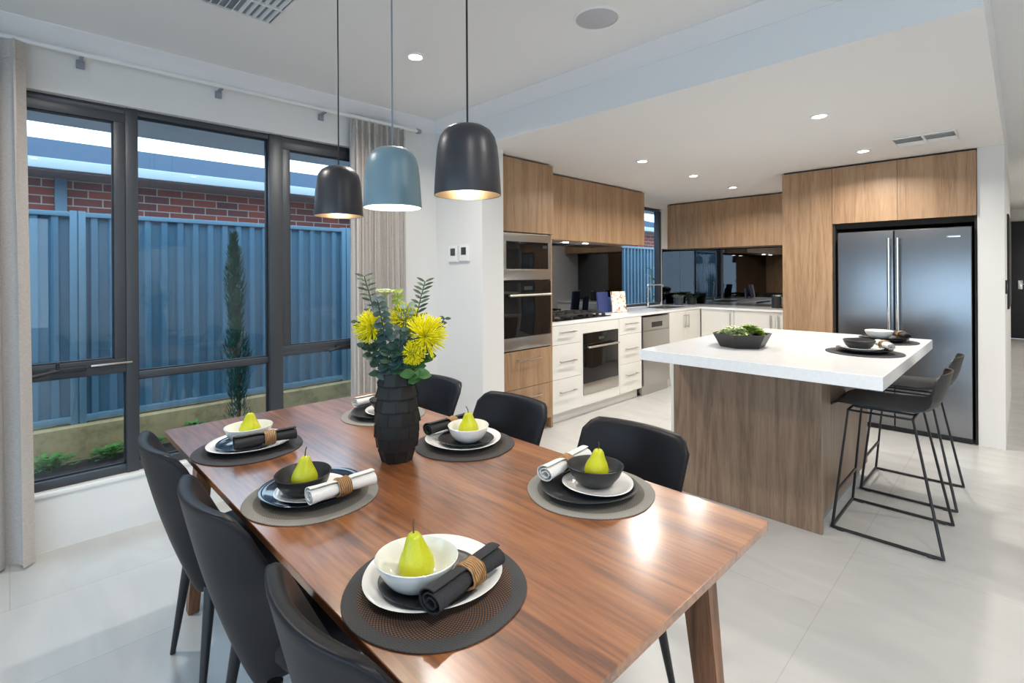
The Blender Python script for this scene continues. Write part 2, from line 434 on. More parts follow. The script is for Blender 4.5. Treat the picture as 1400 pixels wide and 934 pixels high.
# ------------------------------------------------------------------ room shell
struct('floor', MB().box(-2.7, 14.9, -3.5, 3.75, -.12, 0), 'floor', 'pale stone tiled floor running through dining area, kitchen and hall', smooth=False)
struct('ceiling', MB().box(-2.7, 14.9, -3.5, 3.75, CZ, CZ+.1), 'ceil', 'white flat ceiling over the dining area', smooth=False)
struct('ceiling_kitchen', MB().box(XB, XR+.1, .1, YK+.1, KZ, CZ-.001), 'ceil', 'lowered white ceiling over the kitchen with a square bulkhead edge', smooth=False)
# window wall with its opening
WX0, WX1, WZ0, WZ1 = -.30, 2.05, .297, 2.342
def holed_wall(name, a0, a1, p0, p1, holes, ztop, label, along='X', mat='wall'):
    """wall slab along X (thickness p0..p1 in Y) or along Y, with rectangular holes (h0,h1,z0,z1)"""
    mb = MB(); cur = a0
    def bx(u0, u1, z0, z1):
        if u1-u0 < 1e-4 or z1-z0 < 1e-4: return
        if along == 'X': mb.box(u0, u1, p0, p1, z0, z1)
        else: mb.box(p0, p1, u0, u1, z0, z1)
    for h0, h1, z0, z1 in sorted(holes):
        bx(cur, h0, 0, ztop); bx(h0, h1, 0, z0); bx(h0, h1, z1, ztop); cur = h1
    bx(cur, a1, 0, ztop)
    return struct(name, mb, mat, label, smooth=False)
holed_wall('wall_window', -2.7, XB, YW, YW+.24, [(WX0, WX1, WZ0, WZ1)], CZ, 'white dining wall around the wide charcoal framed window')
struct('wall_nib', MB().box(XB, 2.805, 2.92, YK+.12, 0, KZ), 'wall', 'white nib wall between dining window and wall ovens, two controllers on it', smooth=False)
holed_wall('wall_kitchen', 2.805, XR+.12, YK, YK+.12, [(5.57, 6.60, BT+.004, 2.30)], KZ, 'white kitchen wall behind the cooktop bench and narrow window')
struct('wall_sink_end', MB().box(XR, XR+.1, 1.70, YK, 0, KZ), 'wall', 'far kitchen wall behind the smoked glass splashback', smooth=False)
struct('wall_fridge', MB().box(6.20, 8.0, .1, 1.70, 0, KZ).box(XF, 6.20, .1, .257, 0, KZ), 'wall', 'white wall end beside the fridge recess', smooth=False)
struct('wall_hall', MB().box(8.0, 14.8, .30, .42, 0, CZ), 'wall', 'white hall wall leading to the black front door', smooth=False)
holed_wall('wall_front', -1.6, .42, 14.75, 14.9, [(-.85, .2, 0, 2.41)], CZ, 'white end wall of the hall around the front door', along='Y')
holed_wall('wall_rear', -2.7, 8.0, -3.5, -3.38, [(-2.3, .5, .03, 2.35)], CZ, 'rear wall behind the viewer with glazing')
holed_wall('wall_side', -3.38, YW, -2.7, -2.58, [(-2.6, 2.9, .03, 2.35)], CZ, 'side wall behind the viewer with wide glazing', along='Y')
struct('wall_living', MB().box(8.0, 8.12, -3.38, -1.5, 0, CZ).box(8.12, 14.75, -1.6, -1.5, 0, CZ), 'wall', 'white wall on the open side of the hall', smooth=False)

def cornice(name, p, q, inward, label):
    """stepped cove between wall and ceiling from p to q (xy), inward = unit xy vector into the room"""
    prof = [(0, -.085), (.006, -.085), (.010, -.078), (.020, -.070), (.034, -.050), (.055, -.030), (.070, -.018), (.080, -.010), (.085, -.006), (.085, 0), (0, 0)]
    b = bmesh.new(); A = []; B = []
    for o_, z in prof:
        A.append(b.verts.new((p[0]+inward[0]*o_, p[1]+inward[1]*o_, CZ+z))); B.append(b.verts.new((q[0]+inward[0]*o_, q[1]+inward[1]*o_, CZ+z)))
    n = len(prof)
    for i in range(n): b.faces.new((A[i], A[(i+1) % n], B[(i+1) % n], B[i]))
    b.faces.new(A); b.faces.new(B[::-1]); bmesh.ops.recalc_face_normals(b, faces=list(b.faces))
    return struct(name, MB().merge(b), 'cornice', label, angle=20)
cornice('trim_1', (-2.58, YW), (XB, YW), (0, -1), 'white cornice above the dining window')
cornice('trim_2', (XB, .1), (XB, YW), (-1, 0), 'white cornice along the kitchen bulkhead')

# ------------------------------------------------------------------ dining window
YG = YW+.085
win = struct_empty('window_1', 'wide charcoal aluminium dining window with two opening sashes')
def frame_bar(mb, x0, x1, z0, z1, d=.05, y=YG): mb.box(x0, x1, y-d/2-.005, y+d/2, z0, z1, .003)
f = MB()
frame_bar(f, WX0, WX1, WZ1-.035, WZ1, .07); frame_bar(f, WX0, WX1, WZ0, WZ0+.045, .07)
frame_bar(f, WX0, WX0+.05, WZ0, WZ1, .07); frame_bar(f, WX1-.05, WX1, WZ0, WZ1, .07)
frame_bar(f, .469, .525, WZ0, WZ1, .09); frame_bar(f, 1.238, 1.322, WZ0, WZ1, .09)
frame_bar(f, WX0, .469, .862, .905, .08); frame_bar(f, .525, 1.238, .813, .853, .05); frame_bar(f, 1.322, WX1, .848, .875, .08)
f.build('frame', 'alu', win)
def sash(x0, x1, z0, z1):
    s = MB(); w = .052
    y = YG-.02
    s.box(x0, x1, y-.025, y+.02, z1-w, z1, .003).box(x0, x1, y-.025, y+.02, z0, z0+w*.8, .003)
    s.box(x0, x0+w, y-.025, y+.02, z0+w*.8, z1-w, .003).box(x1-w, x1, y-.025, y+.02, z0+w*.8, z1-w, .003)
    o = s.build('sash', 'alu', win)
    b = MB(); t = .007
    b.box(x0+w, x1-w, y-.012, y+.012, z1-w-t, z1-w).box(x0+w, x1-w, y-.012, y+.012, z0+w*.8, z0+w*.8+t)
    b.box(x0+w, x0+w+t, y-.012, y+.012, z0+w*.8, z1-w).box(x1-w-t, x1-w, y-.012, y+.012, z0+w*.8, z1-w)
    b.build('glazing_bead', 'alu_blk', o)
    MB().box(x0+w, x1-w, y-.003, y+.003, z0+w*.8, z1-w).build('pane', 'pane', o, smooth=False)
sash(WX0+.05, .469, .90, WZ1-.035); sash(1.322, WX1-.05, .872, WZ1-.035)
for x0, x1, z0, z1 in ((WX0+.05, .469, WZ0+.045, .862), (.525, 1.238, WZ0+.045, .813), (.525, 1.238, .853, WZ1-.035), (1.322, WX1-.05, WZ0+.045, .848)):
    MB().box(x0, x1, YG-.003, YG+.003, z0, z1).build('pane', 'pane', win, smooth=False)
    b = MB(); t = .007
    b.box(x0, x1, YG-.012, YG+.012, z1-t, z1).box(x0, x1, YG-.012, YG+.012, z0, z0+t).box(x0, x0+t, YG-.012, YG+.012, z0, z1).box(x1-t, x1, YG-.012, YG+.012, z0, z1)
    b.build('glazing_bead', 'alu_blk', win)
def winder(x, z):
    w = MB().box(x-.09, x+.06, YG-.075, YG-.045, z-.012, z+.014, .004)
    o = w.build('winder', 'black', win)
    MB().rod((x-.05, YG-.08, z+.005), (x-.16, YG-.11, z-.012), .009).rod((x-.055, YG-.075, z-.005), (x-.055, YG-.075, z+.045), .007).build('crank', 'black', o)
    MB().box(x+.08, x+.26, YG-.062, YG-.050, z+.006, z+.016, .002).build('stay', 'handle', o)
winder(.235, .905); winder(1.78, .868)
# reveal lining and sill
MB().box(WX0-.0, WX1+.0, YW-.008, YW+.055, WZ0-.022, WZ0-.001, .004).build('sill', 'whitegloss', win)

# kitchen window
kw = struct_empty('window_2', 'narrow charcoal framed kitchen window at the end of the bench')
f = MB(); y = YK+.06
f.box(5.57, 6.60, y-.03, y+.03, 2.265, 2.30, .003).box(5.57, 6.60, y-.03, y+.03, BT+.004, BT+.04, .003)
f.box(5.57, 5.60, y-.03, y+.03, BT+.04, 2.265, .003).box(6.545, 6.60, y-.05, y+.03, BT+.04, 2.265, .003)
f.build('frame', 'alu', kw)
MB().box(5.60, 6.545, y-.003, y+.003, BT+.04, 2.265).build('pane', 'pane', kw, smooth=False)

# big windows behind the viewer
def slider(name, label, a0, a1, p, along):
    s = struct_empty(name, label); f = MB(); n = 3 if a1-a0 > 3.5 else 2
    def bx(mb, u0, u1, z0, z1, d=.03):
        if along == 'X': mb.box(u0, u1, p-d, p+d, z0, z1)
        else: mb.box(p-d, p+d, u0, u1, z0, z1)
    bx(f, a0, a1, .03, .09); bx(f, a0, a1, 2.28, 2.35)
    for i in range(n+1):
        u = a0+(a1-a0)*i/n; u = min(max(u, a0+.03), a1-.03); bx(f, u-.03, u+.03, .09, 2.28)
    f.build('frame', 'alu', s)
    for i in range(n):
        g = MB(); bx(g, a0+(a1-a0)*i/n+.03, a0+(a1-a0)*(i+1)/n-.03, .09, 2.28, .003); g.build('pane', 'pane', s, smooth=False)
slider('window_3', 'rear glass sliding doors', -2.3, .5, -3.44, 'X')
slider('window_4', 'side glass sliding doors', -2.6, 2.9, -2.64, 'Y')

# front door at the end of the hall
d = struct_empty('door_1', 'black front door at the far end of the hall', (14.72, -.325, 0))
MB().box(-.02, .03, -.525, .525, .005, 2.41, .004).build('door_leaf', 'door', d)
MB().box(-.06, -.02, .33, .40, 1.02, 1.20, .004).rod((-.07, .365, 1.12), (-.07, .24, 1.12), .01).build('door_handle', 'chrome', d)

# ------------------------------------------------------------------ outside
struct('ground', MB().box(-9, 16, 3.74, 5.53, -.30, -.13).box(-9, 16, 5.53, 12, -.30, -.2), 'soil', 'dark garden soil strip between house and fence', smooth=False)
struct('ground_terrace', MB().box(-12, 16, -13, -3.5, -.2, -.1).box(-12, -2.7, -3.5, 3.74, -.2, -.1), 'lawn', 'grey paving outside the rear doors', smooth=False)
struct('ceiling_eave', MB().box(-5, 10, YW+.245, 4.35, 2.375, 2.42).box(-5, 10, 4.35, 4.38, 2.375, 2.55), 'eave', 'underside of the own roof eave above the dining window', smooth=False)
rt = MB().box(-6, 12, 5.52, 5.70, -.25, .15, .006).build('retaining_wall', 'concrete', smooth=False)
tag(rt, 'weathered low concrete retaining wall under the blue steel fence', 'retaining wall')
fence = thing('fence', 'blue grey ribbed steel fence standing on the concrete retaining wall', 'fence', (0, 5.65, .15))
fx = [-4.40, -1.99, .42, 2.83, 5.24, 7.65, 10.06]
for x in fx:
    MB().box(x-.052, x-.004, -.03, .03, 0, 1.80, .004).box(x+.004, x+.052, -.03, .03, 0, 1.80, .004).box(x-.01, x+.01, -.018, .018, 0, 1.795).build('post', 'fence_rail', fence)
def rib(x):
    p = (x % .127)/.127
    return -.016 if p < .34 else (-.016+.032*(p-.34)/.1 if p < .44 else (.016 if p < .9 else .016-.032*(p-.9)/.1))
for x0, x1 in zip(fx, fx[1:]):
    a, b_ = x0+.05, x1-.05
    xs = []
    k = math.floor(a/.127)
    while k*.127 < b_:
        for q in (0, .34, .44, .9):
            x = (k+q)*.127
            if a < x < b_: xs.append(x)
        k += 1
    xs = [a]+xs+[b_]
    pf = [(x, rib(x+1e-6)) for x in xs]; pb = [(x, y+.004) for x, y in pf[::-1]]
    MB().prism(pf+pb, .05, 1.77).build('sheet_panel', 'fence', fence, smooth=False)
    r = MB().box(a, b_, -.03, .03, 1.75, 1.79, .004); r.build('top_rail', 'fence_rail', fence)
    MB().box(a, b_, -.03, .03, .02, .07, .004).build('bottom_rail', 'fence_rail', fence)
# neighbour
nb = thing('neighbour_house', 'red brick house with white gutter rising behind the fence', 'house', (0, 6.9, -.2))
MB().box(-8, 15, 0, .2, 0, 2.62).build('brick_wall', 'brick', nb, smooth=False)
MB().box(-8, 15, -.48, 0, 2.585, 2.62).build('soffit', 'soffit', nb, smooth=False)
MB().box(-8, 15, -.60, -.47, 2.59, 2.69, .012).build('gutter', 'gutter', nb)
bm = bmesh.new()
MB().prism([(-.5, 2.655), (2.6, 3.45), (2.6, 3.50), (-.5, 2.70)], -8, 15, Matrix(((0, 0, 1, 0), (1, 0, 0, 0), (0, 1, 0, 0), (0, 0, 0, 1)))).build('roof', 'roof', nb, smooth=False)
MB().box(.335, .43, -.085, -.003, 0, 2.60, .008).build('downpipe', 'fence_rail', nb)

def weed(name, x, y, n, size, label, mat='weed', z=-.13):
    w = MB()
    for i in range(n):
        a = R.uniform(0, 2*PI); rr = R.uniform(0, size)*.8; h = R.uniform(.03, size*1.0)
        p = (rr*math.cos(a), rr*math.sin(a)*.6, h*.6)
        w.leaf(p, (math.cos(a), math.sin(a), R.uniform(.1, .9)), (0, 0, 1), R.uniform(.035, .065), R.uniform(.022, .036))
    st = MB()
    for i in range(7):
        a = i*.9; st.rod((0, 0, -.01), (size*.5*math.cos(a), size*.3*math.sin(a), size*.45), .004, .002, 6)
    t = thing(name, label, 'plant', (x, y, z), 0, 'weeds below the retaining wall')
    w.build('leaves', mat, t); st.build('stems', mat, t)
weed('weed_plant',   .22, 5.37, 170, .19, 'low leafy green weed nearest the left curtain, below the retaining wall')
weed('weed_plant',   .60, 5.40, 130, .15, 'spreading green weed left of the window mullion, below the retaining wall')
weed('weed_plant',   .88, 5.43, 110, .12, 'green weed just left behind the wide window mullion')
weed('weed_plant', 1.22, 5.42, 70, .13, 'small weed in front of the retaining wall, left of the slim conifer', z=-.05)
weed('weed_plant', 2.45, 5.42, 60, .15, 'green weed behind the far end of the dining table, left of the vase', z=-.1)
# conifer
cf = thing('conifer', 'slim dark green conifer in front of the blue fence', 'tree', (1.47, 5.0, -.13))
MB().tube([(0, 0, 0), (.01, 0, .5), (-.01, .01, 1.1), (-.04, 0, 1.7)], .018, 8, taper=lambda t: 1-.8*t).build('trunk', 'stemwood', cf)
w = MB()
for i in range(2600):
    t = R.random()**.8; z = .22+1.66*t
    rad = .115*(1-t)**.5*(.7+.3*math.sin(z*9+1)) + .026
    if t > .93: rad = .02
    a = R.uniform(0, 2*PI); rr = rad*math.sqrt(R.random())
    w.leaf((rr*math.cos(a)-.02*t*1.4, rr*math.sin(a), z), (math.cos(a)*.6, math.sin(a)*.6, R.uniform(.5, 1.4)), (math.cos(a), math.sin(a), 0.2), R.uniform(.03, .07), R.uniform(.008, .016))
w.build('foliage', 'conifer', cf)
# plant outside the kitchen window
kp = thing('garden_plant', 'upright green leafy plant outside the kitchen window', 'plant', (7.5, 4.25, -.2))
w = MB(); st = MB()
for i in range(2):
    x = (i-.5)*.08; st.tube([(x, 0, 0), (x*1.3, 0, .9), (x*1.8, .02, 1.65)], .008, 6)
    for k in range(16):
        z = .8+k*.055; a = R.uniform(0, 2*PI)
        w.leaf((x*1.4, 0, z), (math.cos(a), math.sin(a), .7), (0, 0, 1), .2, .035, .3)
w.build('leaves', 'leaf_mid', kp); st.build('stems', 'leaf_mid', kp)

# ------------------------------------------------------------------ curtains and rail
def curtain(label, x0, x1, n, y, amp, z0, z1, flare=0):
    pts_per = 12
    def fn(u, v):
        x = x0+(x1-x0)*u; z = z0+(z1-z0)*v
        ph = u*n*2*PI
        a = amp*(1+.35*math.sin(ph*.37+1.1))*(1.0-.25*(v > .98))
        xx = x+flare*(1-v)*(u-.5)+.012*math.sin(ph*2+.6)
        return (xx, y+a*math.sin(ph+.25*math.sin(v*2.6+u*5)), z)
    t = thing('curtain', label, 'curtain', (0, 0, 0), 0, 'linen curtains at the dining window')
    MB().grid(fn, n*pts_per+1, 14, .004).build('drape', 'curtain', t, angle=60)
    h = MB().grid(lambda u, v: (lambda p: (p[0], p[1]-.004, p[2]))(fn(u, .965+.035*v)), n*pts_per+1, 3, .004)
    h.build('heading_tape', 'curtain', t, angle=60)
curtain('taupe linen curtain cut off at the left edge of the picture', -.62, .058, 6, 3.405, .040, .012, 2.53, .05)
curtain('taupe linen curtain gathered at the right end of the dining window', 1.765, 2.215, 9, 3.425, .024, .012, 2.53)
rail = thing('curtain_rail', 'long pale curtain rail under the cornice above the dining window', 'curtain rail', (0, 3.415, 2.545))
MB().rod((-1.0, 0, 0), (2.33, 0, 0), .013, None, 14).build('rod', 'white_plastic', rail)
for x in (.275, .925, 1.573):
    MB().box(x-.018, x+.018, .066, .085, -.055, -.012, .003).box(x-.008, x+.008, 0, .068, -.02, -.008).build('bracket', 'grey_plastic', rail)
MB().rod((2.33, 0, 0), (2.36, 0, 0), .022, .018, 14).build('finial', 'grey_plastic', rail)

# ------------------------------------------------------------------ ceiling fittings
def spot_lamp(x, y, z, power, size=.10, spread=150, col=(1, .94, .86)):
    l = bpy.data.lights.new('downlight_lamp', 'AREA'); l.shape = 'DISK'; l.size = size; l.energy = power; l.color = col; l.spread = math.radians(spread)
    o = bpy.data.objects.new('downlight_lamp', l); COL.objects.link(o); o.location = (x, y, z-.012); return o
def make_downlight():
    t = thing('ceiling_downlight', 'x', 'downlight', (0, 0, 0), 0, 'round ceiling downlights')
    MB().lathe([(.036, -.004), (.040, -.009), (.052, -.006), (.054, 0), (.036, 0), (.036, -.004)], 28).build('trim_ring', 'dl_ring', t)
    MB().lathe([(0, -.0045), (.036, -.0045), (.036, -.001), (0, -.001)], 28).build('lens', 'dl', t)
    return t
DL = make_downlight(); first = True
lights = [(3.634, .902, KZ, 'lit downlight in the kitchen ceiling nearest the viewer, above the island', 26),
          (3.966, 2.359, KZ, 'lit downlight above the cooktop bench, leftmost of the kitchen row', 22),
          (4.945, 2.356, KZ, 'lit downlight in the middle of the kitchen row by the window', 22),
          (5.963, 2.365, KZ, 'lit downlight furthest back in the kitchen corner', 22),
          (4.95, .915, KZ, 'lit downlight in front of the fridge cabinets, beside the square vent', 24),
          (1.684, 2.48, CZ, 'lit downlight in the dining ceiling between the pendant cords', 30),
          (.2, 2.48, CZ, 'added fill downlight in the dining ceiling, unseen at the left', 22),  # unseen fixtures from here down are added for even fill light
          (1.684, -.3, CZ, 'added fill downlight in the dining ceiling, out of frame behind the table', 30),
          (.2, -.3, CZ, 'added fill downlight in the ceiling, unseen above the viewer', 24),
          (4.2, -1.3, CZ, 'added fill downlight in the living area near the stools, out of frame', 34),
          (6.6, -1.3, CZ, 'added fill downlight in the living area toward the hall, out of frame', 34),
          (1.2, -2.4, CZ, 'added fill downlight by the rear doors, out of frame', 30),
          (9.5, -.6, CZ, 'added unseen fill downlight in the hall, first from the kitchen', 30),
          (12.5, -.6, CZ, 'added unseen fill downlight in the hall by the front door', 36)]
for x, y, z, lab, p in lights:
    if first: DL.location = (x, y, z); DL['label'] = lab; first = False
    else: dup(DL, (x, y, z), 0, lab)
    spot_lamp(x, y, z, p*.5)

sp = thing('ceiling_speaker', 'round flush grey speaker grille in the dining ceiling', 'speaker', (2.075, 1.483, CZ))
MB().lathe([(0, -.006), (.100, -.006), (.104, -.004)], 48).build('grille', simple('speaker mesh', (.46, .47, .50), .7, .15, 900, .3), sp)
MB().lathe([(.104, -.008), (.112, -.007), (.116, 0), (.104, 0), (.104, -.008)], 48).build('rim', 'white_plastic', sp)

def ceiling_vent(label, x0, x1, y0, y1, z, lmat2, lmat, n=9):
    v = thing('ceiling_vent', label, 'air vent', ((x0+x1)/2, (y0+y1)/2, z)); hx, hy = (x1-x0)/2, (y1-y0)/2
    t = .018
    MB().box(-hx, hx, -hy, -hy+t, -.012, 0, .003).box(-hx, hx, hy-t, hy, -.012, 0, .003).box(-hx, -hx+t, -hy+t, hy-t, -.012, 0, .003).box(hx-t, hx, -hy+t, hy-t, -.012, 0, .003).box(-hx+t, hx-t, -.008, .008, -.012, 0).build('frame', 'white_plastic', v)
    MB().box(-hx+t, hx-t, -hy+t, hy-t, -.002, -.0005).build('backing', lmat2, v)
    for s0, s1 in ((-hy+t, -.008), (.008, hy-t)):
        for i in range(n):
            x = -hx+t+(2*hx-2*t)*(i+.5)/n
            mb = MB(); mb.box(-.0012, .0012, s0, s1, -.008, .008, mat=Matrix.Translation((x, 0, -.008)) @ Matrix.Rotation(.7 if i < n/2 else -.7, 4, 'Y'))
            mb.build('louvre', lmat, v)
ceiling_vent('white louvred air vent in the dining ceiling above the window', .60, .95, 2.30, 2.66, CZ, 'grey_plastic', 'white_plastic', 10)
ceiling_vent('white rectangular air vent in the kitchen ceiling before the fridge', 4.66, 4.99, .318, .70, KZ, 'lcd', 'white_plastic', 5)

# ------------------------------------------------------------------ pendants
def pendant(label, x, y, zb, shade, inner, cord):
    t = thing('pendant_lamp', label, 'pendant lamp', (x, y, zb), 0, 'pendant lamps above the dining table')
    H = .214
    prof = [(.100, 0), (.1005, .004), (.098, .05), (.094, .11), (.090, .145), (.083, .173), (.070, .193), (.050, .206), (.026, .2125), (.010, H)]
    MB().lathe(prof+[(0, H)], 56).build('shade', shade, t, angle=60)
    MB().lathe([(.0975, .001), (.095, .05), (.091, .11), (.087, .145), (.080, .17), (.067, .189), (.048, .202), (.0, .208)], 56).build('lining', inner, t, angle=60)
    MB().lathe([(.1005, .0), (.1005, .004), (.0975, .004), (.0975, .0), (.1005, .0)], 56).build('rim', shade, t)
    MB().rod((0, 0, H), (0, 0, CZ-zb), .0030, None, 8).build('cord', cord, t)
    MB().cyl(0, 0, CZ-zb-.025, CZ-zb, .05, .055, 28).build('ceiling_rose', shade, t)
    MB().lathe([(.012, .205), (.016, .16), (.016, .14)], 20).build('lamp_holder', 'white_plastic', t)
    MB().lathe([(.010, .14), (.020, .125), (.026, .105), (.024, .085), (.014, .073), (0, .070)], 24).build('bulb', 'bulb', t)
    l = bpy.data.lights.new('pendant_light', 'POINT'); l.energy = 1.6; l.shadow_soft_size = .03; l.color = (1, .86, .66)
    o = bpy.data.objects.new('pendant_light', l); COL.objects.link(o); o.location = (x, y, zb+.05)
pendant('black dome pendant lamp furthest away, in front of the window', 1.000, 2.050, 1.648, 'shade_black', 'shade_in_gold', 'legblack')
pendant('dusty blue dome pendant lamp, middle of the three', .958, 1.556, 1.632, 'shade_blue', 'shade_in_white', 'cord_grey')
pendant('black dome pendant lamp nearest the viewer, in front of the nib wall', .984, 1.178, 1.636, 'shade_black', 'shade_in_gold', 'legblack')

# wall controllers on the nib
for k, (y, z, lab) in enumerate(((3.262, 1.562, 'white wall controller with dark screen, left of the pair on the nib wall'), (3.125, 1.566, 'white wall controller with dark screen, right of the pair on the nib wall'))):
    c = thing('wall_controller', lab, 'controller', (XB, y, z), 0, 'controllers on the nib wall')
    MB().box(-.018, -.0005, -.060, .060, -.068, .068, .004).build('housing', 'white_plastic', c)
    MB().box(-.0195, -.0175, -.030, .030, -.016, .044, .001).build('screen', 'lcd', c)
    MB().box(-.0205, -.0175, -.056, .056, -.064, -.034, .001).build('flap', 'ceramic_white', c)

# ------------------------------------------------------------------ dining table
TX, TY = .935, 1.505
tb = thing('dining_table', 'walnut dining table with thin chamfered top and splayed legs', 'table', (TX, TY, 0), -math.radians(.6))
hx, hy = .485, 1.032
poly = lambda ax, ay, r=.016: [(sx*(ax-r)+r*math.cos(a), sy*(ay-r)+r*math.sin(a)) for sx, sy, a0 in ((1, 1, 0), (-1, 1, PI/2), (-1, -1, PI), (1, -1, 1.5*PI)) for a in (a0, a0+PI/8, a0+PI/4, a0+3*PI/8, a0+PI/2)]
bm = bmesh.new(); rings = []
for ins, z in ((.0015, .750), (.0, .7485), (.0, .730), (.035, .720)):
    rings.append([bm.verts.new((x, y, z)) for x, y in poly(hx-ins, hy-ins)])
bm.faces.new(rings[0]); bm.faces.new(rings[-1][::-1])
for A, B in zip(rings, rings[1:]):
    for i in range(len(A)): bm.faces.new((A[i], B[i], B[(i+1) % len(A)], A[(i+1) % len(A)]))
bmesh.ops.recalc_face_normals(bm, faces=list(bm.faces))
MB().merge(bm).build('tabletop', 'walnut', tb)
MB().box(-.37, .37, -.90, -.87, .64, .722, .003).box(-.37, .37, .87, .90, .64, .722, .003).box(-.37, -.34, -.87, .87, .66, .722, .003).box(.34, .37, -.87, .87, .66, .722, .003).build('apron', 'walnut_leg', tb)
for sx in (-1, 1):
    for sy in (-1, 1):
        b = bmesh.new()
        tx, ty, bx_, by = sx*.370, sy*.875, sx*.405, sy*.935
        V = []
        for (cx, cy, w, d_, z) in ((bx_, by, .020, .026, 0), (tx, ty, .030, .042, .722)):
            V.append([b.verts.new((cx+a*w, cy+c*d_, z)) for a, c in ((-1, -1), (1, -1), (1, 1), (-1, 1))])
        b.faces.new(V[0][::-1]); b.faces.new(V[1])
        for i in range(4): b.faces.new((V[0][i], V[0][(i+1) % 4], V[1][(i+1) % 4], V[1][i]))
        bmesh.ops.recalc_face_normals(b, faces=list(b.faces)); bmesh.ops.bevel(b, geom=list(b.edges), offset=.004, segments=2, affect='EDGES')
        MB().merge(b).build('leg', 'walnut_leg', tb)

# ------------------------------------------------------------------ dining chairs (sitter faces +X)
def make_chair(label):
    t = thing('dining_chair', label, 'chair', (0, 0, 0), 0, 'black upholstered chairs round the dining table')
    # wrapped backrest shell
    def halfw(z):
        k = max(0, (z-.29)/.56)
        return .095+.125*min(1, k/.62)**.75 if k < .62 else .220
    def centre_x(z): k = max(0, (z-.29)/.56); return -.135-.170*k**.9-.012*math.sin(k*PI)
    def wrap(z): k = min(1, max(0, (z-.29)/.56)); return .19*(1-k)**.9+.056*k
    prof_n, u_n = 22, 21
    bm = bmesh.new(); front = []; back = []
    for j in range(prof_n):
        k = j/(prof_n-1); z = .295+.555*k
        fr, bk = [], []
        for i in range(u_n):
            u = -1+2*i/(u_n-1)
            w = halfw(z)
            # round the two top corners
            zz = z
            top = .85-.042*max(0, (abs(u)-.76)/.24)**2.2
            bot = .295+.05*abs(u)**2
            zz = bot+(top-bot)*k
            x = centre_x(zz)+wrap(zz)*abs(u)**2.1
            y = w*u*(1-.015*k)
            th = (.058-.024*k)*(1-.55*abs(u)**6)
            bk.append(Vector((x, y, zz)))
            nx, ny = 1, -1.1*u*wrap(zz)/max(w, .1)
            l = math.hypot(nx, ny); fr.append(Vector((x+th*nx/l, y+th*ny/l*.8, zz-.004*k)))
        back.append([bm.verts.new(v) for v in bk]); front.append([bm.verts.new(v) for v in fr])
    for S, flip in ((back, 1), (front, 0)):
        for j in range(prof_n-1):
            for i in range(u_n-1):
                q = (S[j][i], S[j][i+1], S[j+1][i+1], S[j+1][i]); bm.faces.new(q if not flip else q[::-1])
    loop_b = [back[0][i] for i in range(u_n)]+[back[j][-1] for j in range(1, prof_n)]+[back[-1][i] for i in range(u_n-2, -1, -1)]+[back[j][0] for j in range(prof_n-2, 0, -1)]
    loop_f = [front[0][i] for i in range(u_n)]+[front[j][-1] for j in range(1, prof_n)]+[front[-1][i] for i in range(u_n-2, -1, -1)]+[front[j][0] for j in range(prof_n-2, 0, -1)]
    n = len(loop_b)
    for i in range(n): bm.faces.new((loop_b[i], loop_b[(i+1) % n], loop_f[(i+1) % n], loop_f[i]))
    bmesh.ops.recalc_face_normals(bm, faces=list(bm.faces))
    be = [e for e in bm.edges if len(e.link_faces) == 2 and e.calc_face_angle() > math.radians(50)]
    bmesh.ops.bevel(bm, geom=be, offset=.010, segments=3, affect='EDGES', profile=.5)
    MB().merge(bm).build('backrest', 'leather', t, angle=80)
    # seat cushion
    bm = bmesh.new(); rings = []
    for z, k in ((.345, .72), (.352, .84), (.385, .96), (.425, 1.0), (.450, .985), (.462, .95), (.470, .86)):
        ring = []
        for i in range(40):
            a = 2*PI*i/40; c, s = math.cos(a), math.sin(a)
            ring.append(bm.verts.new((.058+.182*k*math.copysign(abs(c)**.55, c), .205*k*math.copysign(abs(s)**.55, s)*(1-.10*(c < 0)*abs(c)), z)))
        rings.append(ring)
    bm.faces.new(rings[0][::-1]); bm.faces.new(rings[-1])
    for A, B in zip(rings, rings[1:]):
        for i in range(40): bm.faces.new((A[i], A[(i+1) % 40], B[(i+1) % 40], B[i]))
    MB().merge(bm).build('seat', 'leather', t, angle=60)
    for sx in (-1, 1):
        for sy in (-1, 1):
            MB().rod((.02+sx*.195, sy*.190, 0), (.02+sx*.150, sy*.135, .375), .009, .019, 14).build('leg', 'legblack', t)
    return t
ch = make_chair('black upholstered dining chair at the near left, cut off by the bottom edge')
ch.location = (.612, .845, 0)
dup(ch, (.605, 1.47, 0), 0, 'black upholstered dining chair in the middle of the left side of the table')
dup(ch, (.602, 2.035, 0), 0, 'black upholstered dining chair at the far left by the window')
dup(ch, (1.352, .985, 0), PI, 'black upholstered dining chair nearest the kitchen island')
dup(ch, (1.352, 1.60, 0), PI, 'black upholstered dining chair in front of the white oven drawers, middle of the right side')
dup(ch, (1.372, 2.19, 0), PI, 'black upholstered dining chair at the far right, in front of the nib wall')

